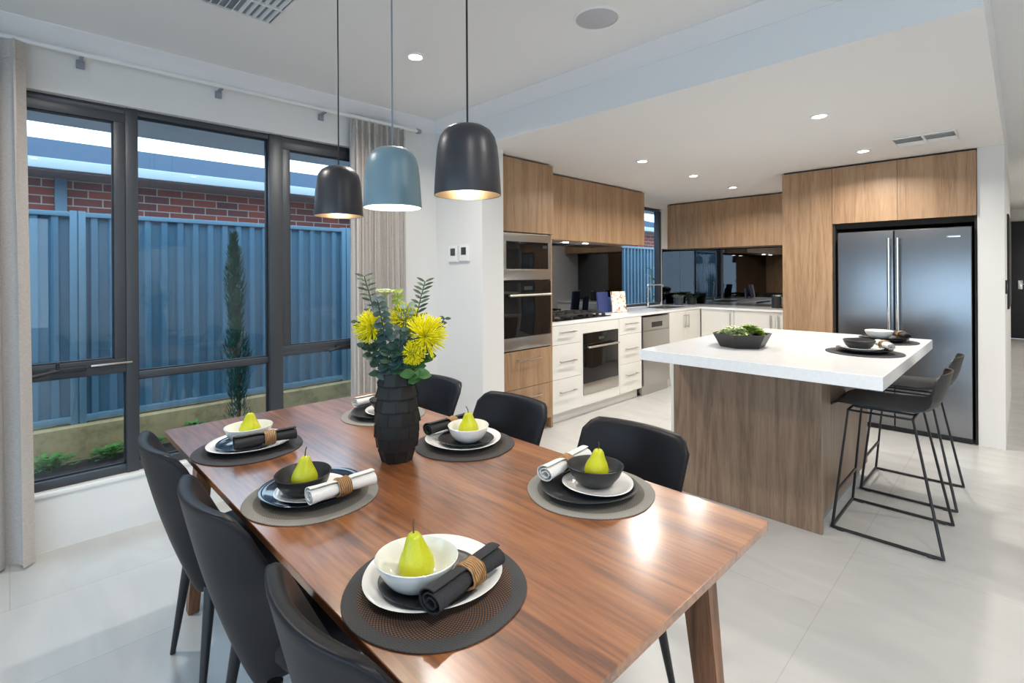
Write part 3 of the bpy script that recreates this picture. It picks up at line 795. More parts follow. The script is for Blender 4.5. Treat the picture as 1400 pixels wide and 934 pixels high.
# ------------------------------------------------------------------ place settings
TZ = .7505
def wob(amp, ph, k=3): return lambda a, r, z: 1+amp*math.sin(k*a+ph)+.5*amp*math.sin(2*a+ph*2)
def place(mat, mat_lab, c, plate, side, bowl, napkin, group_names, where):
    cx, cy = c
    o = MB().lathe([(0, 0), (.187, 0), (.188, .0015), (.187, .003), (0, .0035)], 72, wob(.008, cx*9, 5)).build('placemat', mat, loc=(cx, cy, TZ))
    tag(o, mat_lab, 'placemat', 'round woven placemats')
    z = TZ+.0037
    if plate:
        pm, off, lab = plate
        o = MB().lathe([(0, .0), (.085, 0), (.09, .003), (.125, .012), (.141, .020), (.143, .0215), (.1415, .0225), (.124, .016), (.09, .0075), (0, .0065)], 64, wob(.025, cy*5)).build('dinner_plate', pm, loc=(cx+off[0], cy+off[1], z), angle=60)
        tag(o, lab, 'plate', 'dinner plates'); z += .0068
    if side:
        pm, off, lab = side
        o = MB().lathe([(0, .0), (.060, 0), (.066, .003), (.092, .011), (.103, .017), (.1045, .0185), (.103, .0195), (.09, .0145), (.066, .0075), (0, .006)], 56, wob(.03, cy*7+1)).build('side_plate', pm, loc=(cx+off[0], cy+off[1], z), angle=60)
        tag(o, lab, 'plate', 'side plates'); z += .0063
    if bowl:
        pm, off, lab, plab = bowl
        def bw(a, r, zz): return 1+.045*math.sin(2*a+cy*4)*min(1, zz/.05)
        o = MB().lathe([(0, 0), (.034, 0), (.040, .003), (.058, .016), (.071, .034), (.079, .054), (.081, .060), (.0795, .0615), (.0765, .058), (.068, .036), (.054, .019), (.036, .008), (0, .006)], 56, bw).build('bowl', pm, loc=(cx+off[0], cy+off[1], z), angle=60)
        tag(o, lab, 'bowl', 'bowls on the place settings')
        if plab:
            lean = R.uniform(-.10, .10)
            p = thing('pear', plab, 'pear', (cx+off[0]+.004, cy+off[1]+.002, z+.0075), R.uniform(0, 6), 'green pears in the bowls')
            p.rotation_euler = (lean, lean*.6, R.uniform(0, 6))
            def pw(a, r, zz): return 1+.03*math.sin(a*2+1)+.02*math.sin(3*a)
            MB().lathe([(0, .003), (.012, 0), (.024, .004), (.0335, .015), (.0375, .028), (.0365, .042), (.031, .056), (.0245, .068), (.020, .078), (.0165, .088), (.012, .095), (.005, .0985), (0, .097)], 36, pw).build('body', 'pear', p, angle=80)
            MB().tube([(0, 0, .095), (.001, 0, .106), (.004, .001, .114), (.009, .001, .121)], .0017, 7).build('stem', 'stemwood', p)
    if napkin:
        nm, a, b, ring_t, lab, rlab, nz = napkin
        A = Vector((cx+a[0], cy+a[1], 0)); B = Vector((cx+b[0], cy+b[1], 0)); d = (B-A); L = d.length; mid = (A+B)/2
        n = thing('napkin', lab, 'napkin', (mid.x, mid.y, nz), math.atan2(d.y, d.x), 'rolled napkins')
        # spiral roll
        def roll(u, v):
            th = u*2*PI*2.3; t = (v-.5); pinch = 1-.30*math.exp(-((t-(ring_t-.5))/.10)**2)
            rr = (.0065+.0185*u)*pinch*(1+.05*math.sin(5*t+th))*(1+.5*t*t)
            return (L*t, rr*math.cos(th)*1.2, rr*math.sin(th)*.92+.0005*math.sin(9*t+th))
        MB().grid(roll, 70, 16, .0022).build('roll', nm, n, angle=70)
        rg = thing('napkin_ring', rlab, 'napkin ring', tuple(A+d*ring_t+Vector((0, 0, nz))), math.atan2(d.y, d.x), 'rattan napkin rings')
        bm = bmesh.new()
        for k in range(7):
            x = (k-3)*.0052
            MBt = MB().tube([(x, (.0265+.0012*math.cos(i*PI/2+k))*math.cos(2*PI*i/22), (.0225+.0012*math.cos(i*PI/2+k))*math.sin(2*PI*i/22)) for i in range(22)],   .0033, 6, True)
            me = bpy.data.meshes.new('t'); MBt.bm.to_mesh(me); MBt.bm.free(); bm.from_mesh(me); bpy.data.meshes.remove(me)
        m_ = MB(); m_.merge(bm).build('coils', 'rattan', rg, angle=60)
NZ = TZ+.051
place('mat_char', 'charcoal round woven placemat with brown inner weave, nearest the viewer', (.628, .862),
      ('ceramic_white', (.008, .022), 'white dinner plate nearest the viewer on the charcoal and brown mat'),
      ('ceramic_black', (-.012, -.002), 'black side plate under the white bowl nearest the viewer'),
      ('ceramic_white', (-.040, .010), 'white bowl nearest the viewer, on the black side plate', 'green pear nearest the viewer, standing in a white bowl'),
      ('nap_dark', (-.085, -.098), (.108, -.068), .57, 'dark rolled napkin nearest the viewer across the plate edge', 'rattan napkin ring nearest the viewer on the dark napkin', NZ), None, None)
place('mat_taupe', 'taupe round woven placemat in the middle of the left side', (.635, 1.478),
      ('ceramic_navy', (.002, .010), 'glossy blue black dinner plate in the middle of the left side'),
      ('ceramic_white', (-.005, -.015), 'white side plate under the black bowl on the left side'),
      ('ceramic_black', (-.030, -.005), 'black bowl in the middle of the left side of the table', 'green pear in the black bowl on the left side'),
      ('nap_white', (-.062, -.118), (.128, -.122), .50, 'white rolled napkin on the left side of the table', 'rattan napkin ring on the white napkin at the left side', NZ), None, None)
place('mat_navy', 'dark plain woven placemat at the far left by the window', (.642, 2.055),
      ('ceramic_white', (.005, .008), 'white dinner plate at the far left by the window'),
      ('ceramic_navy', (-.012, -.005), 'small blue black plate under the white bowl by the window'),
      ('ceramic_white', (.005, .022), 'white bowl at the far left by the window', 'green pear in the white bowl by the window'),
      ('nap_dark', (-.075, -.078), (.130, -.108), .56, 'dark rolled napkin at the far left by the window', 'rattan napkin ring on the dark napkin by the window', NZ), None, None)
place('mat_taupe', 'taupe round woven placemat at the near right before the chair by the island', (1.235, .917),
      ('ceramic_black', (-.012, .0), 'black dinner plate at the near right of the table'),
      ('ceramic_white', (.012, -.022), 'white side plate under the black bowl at the near right'),
      ('ceramic_black', (.010, -.012), 'black bowl at the near right of the table', 'green pear in the black bowl at the near right'),
      ('nap_white', (-.100, .092), (.128, .112), .50, 'white rolled napkin at the near right of the table', 'rattan napkin ring on the white napkin at the near right', NZ), None, None)
place('mat_dark', 'dark round woven placemat right of the vase', (1.235, 1.505),
      ('ceramic_white', (.0, .005), 'white dinner plate right of the vase'),
      ('ceramic_black', (.0, -.008), 'black side plate under the white bowl right of the vase'),
      ('ceramic_white', (.0, -.022), 'white bowl right of the vase', 'green pear in the white bowl right of the vase'),
      ('nap_dark', (-.092, .112), (.105, .118), .60, 'dark rolled napkin right of the vase', 'rattan napkin ring on the dark napkin right of the vase', NZ), None, None)
place('mat_taupe', 'pale taupe woven placemat partly hidden behind the vase', (1.232, 2.09),
      ('ceramic_black', (.0, .0), 'black dinner plate partly hidden behind the vase'),
      ('ceramic_white', (.01, -.02), 'white side plate partly hidden behind the vase'),
      ('ceramic_black', (.012, -.020), 'black bowl hidden behind the vase', 'green pear hidden behind the vase'),
      ('nap_white', (-.085, .112), (.118, .122), .60, 'cream rolled napkin behind and left of the vase', 'rattan napkin ring behind the vase', NZ), None, None)

# ------------------------------------------------------------------ vase and bouquet
VX, VY = .968, 1.552
va = thing('vase', 'tall black vase with a basket weave of raised panels', 'vase', (VX, VY, TZ), .3)
VP = [(0, .050), (.1, .063), (.2, .071), (.3, .076), (.42, .0775), (.6, .073), (.8, .066), (1, .056)]
def vr(t):
    for (a, ra), (b_, rb_) in zip(VP, VP[1:]):
        if t <= b_ or b_ == 1: return ra+(rb_-ra)*(t-a)/(b_-a)
bm = bmesh.new(); rows, nf, VH = 7, 10, .305
for j in range(rows):
    t0, t1 = j/rows, (j+1)/rows; z0, z1 = VH*t0, VH*t1
    for i in range(nf):
        outp = (i+j) % 2
        a0 = 2*PI*(i+.5*(j % 2))/nf; a1 = a0+2*PI/nf
        k0 = vr(t0)+(.0042 if outp else .0012); k1 = vr(t1)+(.0012 if outp else -.0008)
        def P(r, a, z): return bm.verts.new((r*math.cos(a), r*math.sin(a), z))
        for (ra, za, rb, zb_) in ((k0, z0, k0+.001, z0+.006), (k0+.001, z0+.006, k1, z1)):
            bm.faces.new((P(ra, a0, za), P(ra, a1, za), P(rb, a1, zb_), P(rb, a0, zb_)))
        kin = vr(t0)-.006; bm.faces.new((P(kin, a0, z0), P(kin, a1, z0), P(k0, a1, z0), P(k0, a0, z0)))
        kin1 = vr(t1)-.006; bm.faces.new((P(k1, a0, z1), P(k1, a1, z1), P(kin1, a1, z1), P(kin1, a0, z1)))
        for a in (a0, a1):
            bm.faces.new((P(kin, a, z0), P(k0, a, z0), P(k1, a, z1), P(kin1, a, z1)))
bmesh.ops.remove_doubles(bm, verts=list(bm.verts), dist=.0002)
MB().merge(bm).build('woven_panels', 'vase', va, angle=20)
core = [(0, .0), (vr(0)-.002, 0)]+[(vr(i/12)-.004, VH*i/12) for i in range(13)]+[(vr(1)-.010, VH), (vr(.9)-.012, VH*.9), (vr(.5)-.014, VH*.5), (0, VH*.48)]
MB().lathe(core, 36).build('core', 'vase', va)

# bouquet axes: right and toward the viewer, as seen from the viewer's corner of the room
RT = Vector((.7096, -.7046, 0)); TW = Vector((-.7046, -.7096, 0)); UP = Vector((0, 0, 1))
def bq(r, z, t=0): return Vector((VX, VY, 0))+RT*r+TW*t+UP*z
MOUTH = TZ+.27
G = 'flowers and foliage in the black vase'
def curve3(a, m, b, n=8): return [a*(1-t)**2+m*2*t*(1-t)+b*t*t for t in [i/(n-1) for i in range(n)]]
def stem_pts(r, z, t, spread=.25):
    a = bq(r*spread, MOUTH-.06, t*spread); b = bq(r, z, t); m = bq(r*.55, (MOUTH+z)/2+.02, t*.55)
    return curve3(a, m, b)
def protea(label, r, z, t, rad, facing):
    pts = stem_pts(r, z, t); c = pts[-1]
    o = thing('pincushion_flower', label, 'flower', tuple(c), 0, G)
    loc = [p-c for p in pts]
    f = Vector(facing).normalized()
    MB().tube(loc, .0035, 7).build('stem', 'leaf_mid', o)
    MB().lathe([(0, -.016), (.010, -.012), (.015, 0), (.013, .014), (.006, .022), (0, .024)], 16, mat=f.to_track_quat('Z', 'Y').to_matrix().to_4x4()).build('centre', 'leaf_lime', o)
    w = MB()
    for i in range(300):
        while True:
            v = Vector((R.gauss(0, 1), R.gauss(0, 1), R.gauss(0, 1))).normalized()
            if v.dot(f) > -.45: break
        L = rad*R.uniform(.75, 1.05); s = v.orthogonal().normalized()
        bend = (f*.25+s*R.uniform(-.15, .15))
        p0 = v*.012; p1 = v*(L*.6)+bend*L*.05; p2 = v*L*.95+bend*L*.22
        w.tube([p0, p1, p2], .0016, 4); 
    w.build('petals', 'yellow', o)
    g = MB()
    for i in range(7):
        a = i*.9+r*10; dd = Vector((math.cos(a), math.sin(a), -.2))-f*.5
        g.leaf(-f*.012, dd, f, .05, .018)
    g.build('leaves', 'leaf_dark', o)
protea('large yellow pincushion flower on the right of the bouquet', .108, 1.186, .04, .084, (.5, -.75, .45))
protea('yellow pincushion flower on the left of the bouquet, behind the blue green leaves', -.082, 1.212, .01, .066, (-.6, .1, .6))
protea('yellow pincushion flower at the centre back of the bouquet', .022, 1.235, -.03, .066, (-.1, -.3, .9))
protea('small yellow pincushion flower low on the right side', .066, 1.132, .055, .046, (.2, -.8, -.1))
def pair_spray(label, name, r, z, t, n, L, W, mat, start=.35, rise=.5, rnd=.1, shrink=.5):
    pts = stem_pts(r, z, t, .2); c = pts[0]
    o = thing(name, label, 'foliage', tuple(c), 0, G)
    loc = [p-c for p in pts]; MB().tube(loc, .0022, 6).build('stem', mat, o)
    w = MB(); m = len(loc)-1
    for k in range(n):
        s = start+(1-start)*k/(n-1); f = s*m; i = min(int(f), m-1); p = loc[i].lerp(loc[i+1], f-i); d = (loc[i+1]-loc[i]).normalized()
        sz = 1-shrink*(k/(n-1))
        for sg in (-1, 1):
            side = (RT*sg+TW*R.uniform(-.5, .5)).normalized()
            w.leaf(p, side+d*rise+Vector((R.uniform(-rnd, rnd), R.uniform(-rnd, rnd), R.uniform(-rnd, rnd))), TW*.8+UP*.6, L*sz*R.uniform(.85, 1.1), W*sz, .12)
    w.build('leaves', mat, o)
pair_spray('tall leafy spray with narrow paired leaves on the left of the bouquet', 'leaf_spray', -.118, 1.392, -.02, 13, .050, .013, 'leaf_dark', .42, .35, .1, .25)
pair_spray('tall leafy spray with narrow paired leaves on the right of the bouquet', 'leaf_spray', .096, 1.372, -.03, 12, .044, .013, 'leaf_dark', .50, .55, .1, .2)
pair_spray('blue green eucalyptus branch at the front of the bouquet', 'eucalyptus_branch', -.045, 1.318, .085, 14, .050, .042, 'leaf_blue', .15, .12, .2, .45)
pair_spray('dark eucalyptus branch leaning left and low', 'eucalyptus_branch', -.130, 1.235, .02, 8, .044, .026, 'leaf_dark', .35, .3, .35, .4)
pair_spray('dark eucalyptus branch drooping at the lower left', 'eucalyptus_branch', -.105, 1.150, .03, 7, .046, .030, 'leaf_dark', .25, .3, .35, .3)
pair_spray('blue green eucalyptus branch in the middle right', 'eucalyptus_branch', .030, 1.215, .07, 9, .044, .032, 'leaf_blue', .25, .3, .35, .4)
pair_spray('pale round leaved eucalyptus branch at the centre top', 'eucalyptus_branch', .040, 1.285, .0, 8, .042, .036, 'leaf_pale', .5, .4, .3, .3)
pair_spray('dark leafy branch reaching right behind the large yellow flower', 'leafy_branch', .165, 1.240, -.03, 8, .038, .022, 'leaf_dark', .4, .4, .3, .4)
pair_spray('broad mid green leaves hanging at the lower right of the vase mouth', 'leafy_branch', .075, 1.065, .06, 4, .060, .044, 'leaf_mid', .5, .3, .4, .1)
pair_spray('mid green leafy branch low at the right of the bouquet', 'leafy_branch', .110, 1.115, .03, 6, .050, .034, 'leaf_mid', .3, .3, .4, .2)
pair_spray('dark leaf branch filling the centre of the bouquet', 'leafy_branch', -.012, 1.150, .05, 9, .050, .034, 'leaf_dark', .1, .2, .4, .2)
pair_spray('dark leaf branch filling the back of the bouquet', 'leafy_branch', .03, 1.19, -.06, 9, .050, .032, 'leaf_dark', .1, .3, .4, .2)
pair_spray('yellow green sprig at the centre top of the bouquet', 'leafy_branch', .002, 1.335, -.01, 5, .026, .022, 'leaf_lime', .72, .5, .3, .1)
pts = stem_pts(-.040, 1.338, .0); c = pts[-1]
o = thing('cream_flower', 'flat topped cream green flower above the bouquet', 'flower', tuple(c), 0, G)
MB().tube([p-c for p in pts], .0045, 7).build('stem', 'leaf_pale', o)
w = MB()
for i in range(70):
    a = R.uniform(0, 2*PI); rr = .032*math.sqrt(R.random())
    w.lathe([(0, -.005), (.004, -.002), (.0045, .002), (0, .005)], 6, mat=Matrix.Translation((rr*math.cos(a), rr*math.sin(a), .006-.15*rr+R.uniform(0, .003))))
w.lathe([(0, -.02), (.012, -.008), (.030, .0), (.026, .004), (0, .006)], 16)
w.build('flower_head', 'cream', o)

# ------------------------------------------------------------------ kitchen: wall-oven tower
YT, YD, YC = 3.02, 3.05, 3.26     # fronts: oven tower, base units, wall cupboards
CT = 2.372
def bar_handle_x(x0, x1, y, z, parent, mat='handle', r=.006):
    return MB().box(x0, x1, y-.034, y-.024, z-.005, z+.005, .002).box(x0+.012, x0+.022, y-.026, y, z-.004, z+.004).box(x1-.022, x1-.012, y-.026, y, z-.004, z+.004).build('handle', mat, parent)
def bar_handle_z(x, y, z0, z1, parent, axis='Y', mat='handle'):
    if axis == 'Y': m = MB().box(x-.006, x+.006, y-.034, y-.024, z0, z1, .002).box(x-.005, x+.005, y-.026, y, z0+.01, z0+.02).box(x-.005, x+.005, y-.026, y, z1-.02, z1-.01)
    else: m = MB().box(x-.034, x-.024, y-.006, y+.006, z0, z1, .002).box(x-.026, x, y-.005, y+.005, z0+.01, z0+.02).box(x-.026, x, y-.005, y+.005, z1-.02, z1-.01)
    return m.build('handle', mat, parent)
tw = thing('oven_tower', 'tall oak cabinet housing the microwave and upper wall oven', 'cabinet')
MB().box(2.808, 2.882, YT+.002, YK-.003, .10, CT, .001).box(3.488, 3.515, YT+.002, YK-.003, 0, CT, .001).box(2.882, 3.488, 3.56, YK-.003, .10, CT).box(2.882, 3.488, YT+.02, 3.56, 1.748, CT).box(2.882, 3.488, YT+.02, 3.56, .10, .735).box(2.882, 3.488, YT+.02, 3.56, 1.337, 1.342).build('carcass', 'oak', tw, smooth=False)
MB().box(2.83, 3.488, YT+.06, 3.5, 0, .10).build('kickboard', 'oak', tw, smooth=False)
MB().box(2.810, 3.513, YT+.03, YK-.01, CT+.0005, KZ-.002).build('shadow_gap', 'painted_shadow', tw, smooth=False)
MB().box(2.810, 3.513, YT-.018, YT, 1.752, CT-.004, .0015).build('door', 'oak', tw, smooth=False)
for z0, z1, hz in ((.425, .742, .668), (.105, .421, .342)):
    d = MB().box(2.884, 3.486, YT-.018, YT, z0, z1, .0015).build('drawer', 'oak', tw, smooth=False)
    bar_handle_x(3.02, 3.315, YT-.018, hz, d)
mw = thing('microwave', 'built in stainless microwave at the top of the oven tower', 'microwave', (3.185, YT, 1.543))
MB().box(-.30, .30, .022, .45, -.196, .196).build('body', 'black', mw, smooth=False)
MB().box(-.30, .30, -.012, .02, .128, .198, .002).box(-.30, .30, -.012, .02, -.198, -.106, .002).box(-.30, -.263, -.012, .02, -.106, .128, .002).box(.263, .30, -.012, .02, -.106, .128, .002).build('frame', 'steel', mw)
MB().box(-.263, .263, -.010, .015, -.106, .128, .002).build('door', 'blackglass', mw)
MB().box(.19, .25, -.0115, -.0095, .075, .105).build('display', 'lcd', mw)
MB().box(-.25, .18, -.030, -.020, -.120, -.113, .002).build('handle', 'steel', mw)
def oven(label, name, x, y, z0, z1, hw, zpanel, zh, group=None):
    ov = thing(name, label, 'oven', (x, y, z0), 0, 'built in electric ovens'); H = z1-z0
    MB().box(-hw+.01, hw-.01, .022, .50, .005, H-.005).build('body', 'black', ov, smooth=False)
    MB().box(-hw, hw, -.010, .02, zpanel-z0+.002, H-.125, .002).build('door', 'blackglass', ov)
    MB().box(-hw, hw, -.010, .02, H-.121, H, .002).build('control_panel', 'blackglass', ov)
    MB().box(-hw, hw, -.011, .02, 0, zpanel-z0, .002).build('lower_trim', 'steel', ov)
    MB().rod((-hw*.86, -.048, zh-z0), (hw*.86, -.048, zh-z0), .010, None, 14).box(-hw*.8, -hw*.8+.02, -.045, -.008, zh-z0-.006, zh-z0+.006).box(hw*.8-.02, hw*.8, -.045, -.008, zh-z0-.006, zh-z0+.006).build('handle', 'handle', ov)
    MB().box(-.05, .05, -.0112, -.0095, H-.075, H-.045).build('display', 'lcd', ov)
    return ov
oven('black glass wall oven below the microwave in the oak tower', 'wall_oven', 3.185, YT, .752, 1.334, .30, .858, 1.215)

# ------------------------------------------------------------------ kitchen: wall cupboards on the oven wall
wc = thing('wall_cupboard', 'oak wall cupboards above the cooktop', 'cupboard')
MB().box(3.517, 5.494, YC+.002, YK-.003, 1.738, CT, .001).build('carcass', 'oak', wc, smooth=False)
MB().box(3.520, 5.490, YC+.03, YK-.01, CT+.0005, KZ-.002).build('shadow_gap', 'painted_shadow', wc, smooth=False)
for k in range(4):
    x0 = 3.518+k*.494; MB().box(x0+.0008, x0+.4932, YC-.018, YC, 1.730, CT-.004, .0012).build('door', 'oak', wc, smooth=False)
rh = thing('range_hood', 'slim stainless range hood under the wall cupboards with two lit lamps', 'range hood', (4.25, 3.40, 1.722))
MB().box(-.43, .43, -.12, .16, 0, .015, .002).build('body', 'steel', rh)
MB().box(-.30, .30, .0, .14, -.003, .0).build('filter', 'grey_plastic', rh)
for x in (-.15, .19): MB().lathe([(0, -.004), (.028, -.004), (.03, 0)], 20, mat=Matrix.Translation((x, -.06, 0))).build('lamp', 'dl', rh)
for x in (4.10, 4.44): spot_lamp(x, 3.34, 1.715, 2.2, .05, 140)

# splashbacks
s_ = MB().box(3.517, 5.568, YK-.008, YK-.001, BT+.001, 1.735).build('splashback', 'darkmirror', smooth=False); tag(s_, 'smoked mirror splashback behind the gas cooktop', 'splashback', 'smoked glass splashbacks')
s_ = MB().box(6.602, XR-.009, YK-.008, YK-.001, BT+.001, 1.735).build('splashback', 'darkmirror', smooth=False); tag(s_, 'narrow smoked splashback strip right of the kitchen window', 'splashback', 'smoked glass splashbacks')
s_ = MB().box(XR-.008, XR-.001, 1.703, YK-.010, BT+.001, 1.735).build('splashback', 'darkmirror', smooth=False); tag(s_, 'smoked mirror splashback on the far wall under the right cupboards', 'splashback', 'smoked glass splashbacks')

# ------------------------------------------------------------------ kitchen: base units
def drawer_unit(label, x0, x1):
    c = thing('drawer_cabinet', label, 'cabinet', (0, 0, 0), 0, 'white drawer units')
    MB().box(x0+.001, x1-.001, YD+.002, YK-.003, .10, .914, .001).build('carcass', 'whitegloss', c, smooth=False)
    MB().box(x0+.001, x1-.001, YD+.045, YD+.06, 0, .10).build('kickboard', 'whitegloss', c, smooth=False)
    for z0, z1, hz in ((.735, .912, .848), (.415, .732, .575), (.105, .412, .290)):
        d = MB().box(x0+.002, x1-.002, YD-.018, YD, z0, z1, .0015).build('drawer', 'whitegloss', c, smooth=False)
        xm = (x0+x1)/2; w = min(.12, (x1-x0)*.33); bar_handle_x(xm-w, xm+w, YD-.018, hz, d)
drawer_unit('white three drawer unit beside the oak oven tower', 3.517, 3.952)
oc = thing('oven_cabinet', 'white housing around the oven under the cooktop', 'cabinet')
MB().box(3.953, 3.984, YD-.016, YK-.003, .10, .914, .001).box(4.596, 4.617, YD-.016, YK-.003, .10, .914, .001).box(3.984, 4.596, YD-.016, YK-.003, .808, .914, .001).box(3.984, 4.596, YD-.016, YK-.003, .10, .201, .001).build('carcass', 'whitegloss', oc, smooth=False)
MB().box(3.953, 4.617, YD+.045, YD+.06, 0, .10).build('kickboard', 'whitegloss', oc, smooth=False)
oven('black glass oven built in under the cooktop bench', 'wall_oven', 4.290, YD-.012, .204, .804, .302, .315, .672)
drawer_unit('white three drawer unit beside the dishwasher', 4.619, 5.062)
dw = thing('dishwasher', 'freestanding stainless dishwasher with black display', 'dishwasher', (5.385, YD, 0))
MB().box(-.296, .296, .02, .55, .03, .895).build('body', 'steel', dw, smooth=False)
MB().box(-.296, .296, -.03, .018, .11, .735, .003).build('door', 'steel', dw)
MB().box(-.296, .296, -.03, .018, .738, .895, .003).build('control_panel', 'steel', dw)
MB().box(-.12, .12, -.032, -.029, .77, .83).build('display', 'blackglass', dw)
MB().box(-.29, .29, .0, .03, 0, .105).build('kickboard', 'steel', dw)
sc_ = thing('sink_cabinet', 'white sink cabinet with paired doors right of the dishwasher', 'cabinet')
MB().box(5.690, 6.54, YD+.002, YK-.003, .10, .75, .001).box(5.690, 5.71, YD+.002, YK-.003, .75, .914).build('carcass', 'whitegloss', sc_, smooth=False)
MB().box(5.690, 6.54, YD+.045, YD+.06, 0, .10).build('kickboard', 'whitegloss', sc_, smooth=False)
for x0, x1, hx_ in ((5.692, 6.115, 6.075), (6.118, 6.54, 6.16)):
    d = MB().box(x0, x1, YD-.018, YD, .105, .912, .0015).build('door', 'whitegloss', sc_, smooth=False); bar_handle_z(hx_, YD-.018, .70, .87, d)
XE = 6.56
rb = thing('base_cabinet', 'white base cabinet under the far splashback with bar handles', 'cabinet')
MB().box(XE+.002, XR-.003, 1.703, 3.02, .10, .914, .001).build('carcass', 'whitegloss', rb, smooth=False)
MB().box(XE+.045, XE+.06, 1.703, 3.02, 0, .10).build('kickboard', 'whitegloss', rb, smooth=False)
for y0, y1, hy_ in ((1.705, 2.10, 2.065), (2.103, 2.59, 2.15), (2.593, 3.02, 2.63)):
    d = MB().box(XE-.018, XE, y0+.001, y1, .105, .912, .0015).build('door', 'whitegloss', rb, smooth=False); bar_handle_z(XE-.018, hy_, .70, .88, d, 'X')
# worktop with sink cut-out
SX0, SX1, SY0, SY1 = 5.88, 6.42, 3.17, 3.50
wt = MB()
for (a, b, c, d_) in ((3.517, SX0, YD-.02, YK-.0006), (SX1, XR-.0006, YD-.02, YK-.0006), (SX0, SX1, YD-.02, SY0), (SX0, SX1, SY1, YK-.0006), (XE-.03, XR-.0006, 1.703, YD-.02)): wt.box(a, b, c, d_, .916, BT)
o = wt.build('benchtop', 'quartz', smooth=False); tag(o, 'thin white L shaped kitchen worktop along the window and far walls', 'worktop')
sk = thing('sink', 'stainless sink set into the white worktop by the window', 'sink', ((SX0+SX1)/2, (SY0+SY1)/2, BT))
a, b_ = (SX1-SX0)/2, (SY1-SY0)/2
MB().box(-a-.012, a+.012, -b_-.012, -b_+.004, 0, .003, .001).box(-a-.012, a+.012, b_-.004, b_+.012, 0, .003, .001).box(-a-.012, -a+.004, -b_, b_, 0, .003, .001).box(a-.004, a+.012, -b_, b_, 0, .003, .001).build('rim', 'steel', sk)
MB().box(-a+.002, a-.002, -b_+.002, b_-.002, -.17, -.165).box(-a+.002, -a+.006, -b_+.002, b_-.002, -.165, 0).box(a-.006, a-.002, -b_+.002, b_-.002, -.165, 0).box(-a+.006, a-.006, -b_+.002, -b_+.006, -.165, 0).box(-a+.006, a-.006, b_-.006, b_-.002, -.165, 0).build('basin', 'steel', sk)
tp = thing('kitchen_tap', 'chrome square necked mixer tap in front of the kitchen window', 'tap', (6.10, 3.555, BT))
MB().cyl(0, 0, 0, .05, .022, .02).build('base', 'chrome', tp)
MB().tube([(0, 0, .04), (0, 0, .285), (.003, -.01, .294), (.03, -.02, .295), (.20, -.10, .295), (.215, -.105, .288), (.215, -.105, .262)], .011, 12).build('spout', 'chrome', tp)
MB().rod((0, 0, .10), (-.05, -.02, .125), .006).build('lever', 'chrome', tp)

# gas cooktop
ck = thing('gas_cooktop', 'black glass gas cooktop with cast iron trivets and knobs', 'cooktop', (4.09, 3.325, BT))
MB().box(-.45, .45, -.24, .24, 0, .008, .003).build('glass_base', 'blackglass', ck)
bpos = ((-.30, -.11, .036), (-.30, .11, .045), (-.02, 0, .065), (.24, .11, .045))
for (x, y, r) in bpos:
    b1 = MB().lathe([(r+.01, .008), (r+.008, .018), (r, .022), (r*.8, .026), (0, .027)], 24, mat=Matrix.Translation((x, y, 0))).build('burner', 'iron', ck)
for x0, x1 in ((-.44, -.16), (-.155, .12), (.125, .36)):
    g = MB()
    for yy in (-.20, .20): g.box(x0, x1, yy-.005, yy+.005, .040, .052)
    for xx in (x0+.005, x1-.005): g.box(xx-.005, xx+.005, -.20, .20, .040, .052)
    for yy in (-.11, 0, .11): g.box(x0, x1, yy-.004, yy+.004, .042, .054)
    xm = (x0+x1)/2; g.box(xm-.004, xm+.004, -.20, .20, .042, .054)
    for xx in (x0+.006, x1-.006):
        for yy in (-.197, .197): g.box(xx-.006, xx+.006, yy-.006, yy+.006, .008, .042)
    g.build('trivet', 'iron', ck)
for i in range(4): MB().cyl(.405, -.18+i*.085, .008, .034, .019, .016).build('knob', 'black', ck)
# bench items
def book(label, x, y, rz, lean, w, h, t, cov):
    o = thing('cook_book', label, 'book', (x, y, BT+.003), rz, 'books standing on the worktop'); o.rotation_euler = (lean, 0, rz)
    MB().box(-w/2, w/2, -t/2, -t/2+.003, 0, h).box(-w/2, w/2, t/2-.003, t/2, 0, h).box(-w/2-.003, -w/2, -t/2, t/2, 0, h).build('cover', cov, o, smooth=False)
    MB().box(-w/2, w/2-.004, -t/2+.003, t/2-.003, .003, h-.004).build('pages', 'paper', o, smooth=False)
book('navy book standing left beside the cooktop', 4.86, 3.40, -.15, -.12, .17, .235, .02, 'navybook')
book('small blue book leaning between the navy book and the white patterned one', 5.03, 3.43, -.1, -.10, .11, .17, .018, 'bluebook')
book('white cook book with brown figures on its cover, in front of the window edge', 5.02, 3.29, -.35, -.16, .19, .24, .018, 'cover')
def potplant(label, x, y, h, r, potmat, leafmat, n, L, kind):
    o = thing('potted_plant', label, 'potted plant', (x, y, BT), 0, 'pots on the worktop corner')
    MB().lathe([(0, 0), (r*.82, 0), (r, h), (r*.93, h), (r*.86, h*.8), (0, h*.8)], 28).build('pot', potmat, o)
    w = MB()
    for i in range(n):
        a = R.uniform(0, 2*PI); rr = r*.8*math.sqrt(R.random())
        w.leaf((rr*math.cos(a), rr*math.sin(a), h*.85), (math.cos(a), math.sin(a), R.uniform(.3, 1.6)), (0, 0, 1), L*R.uniform(.6, 1.1), L*.4)
    w.build('leaves', leafmat, o)
potplant('small white green plant in a ribbed dark pot in the kitchen corner', 6.76, 3.45, .11, .072, 'potgrey', 'leaf_pale', 60, .075, 0)
potplant('dark green plant in a black pot right of the white green one', 6.97, 3.36, .10, .066, 'black', 'leaf_dark', 60, .08, 0)
cn = thing('canister', 'black canister with silver lid beside the oak panel', 'canister', (6.90, 2.20, BT))
MB().cyl(0, 0, 0, .15, .055, .055, 28).build('body', 'black', cn); MB().cyl(0, 0, .15, .168, .057, .055, 28).build('lid', 'chrome', cn)

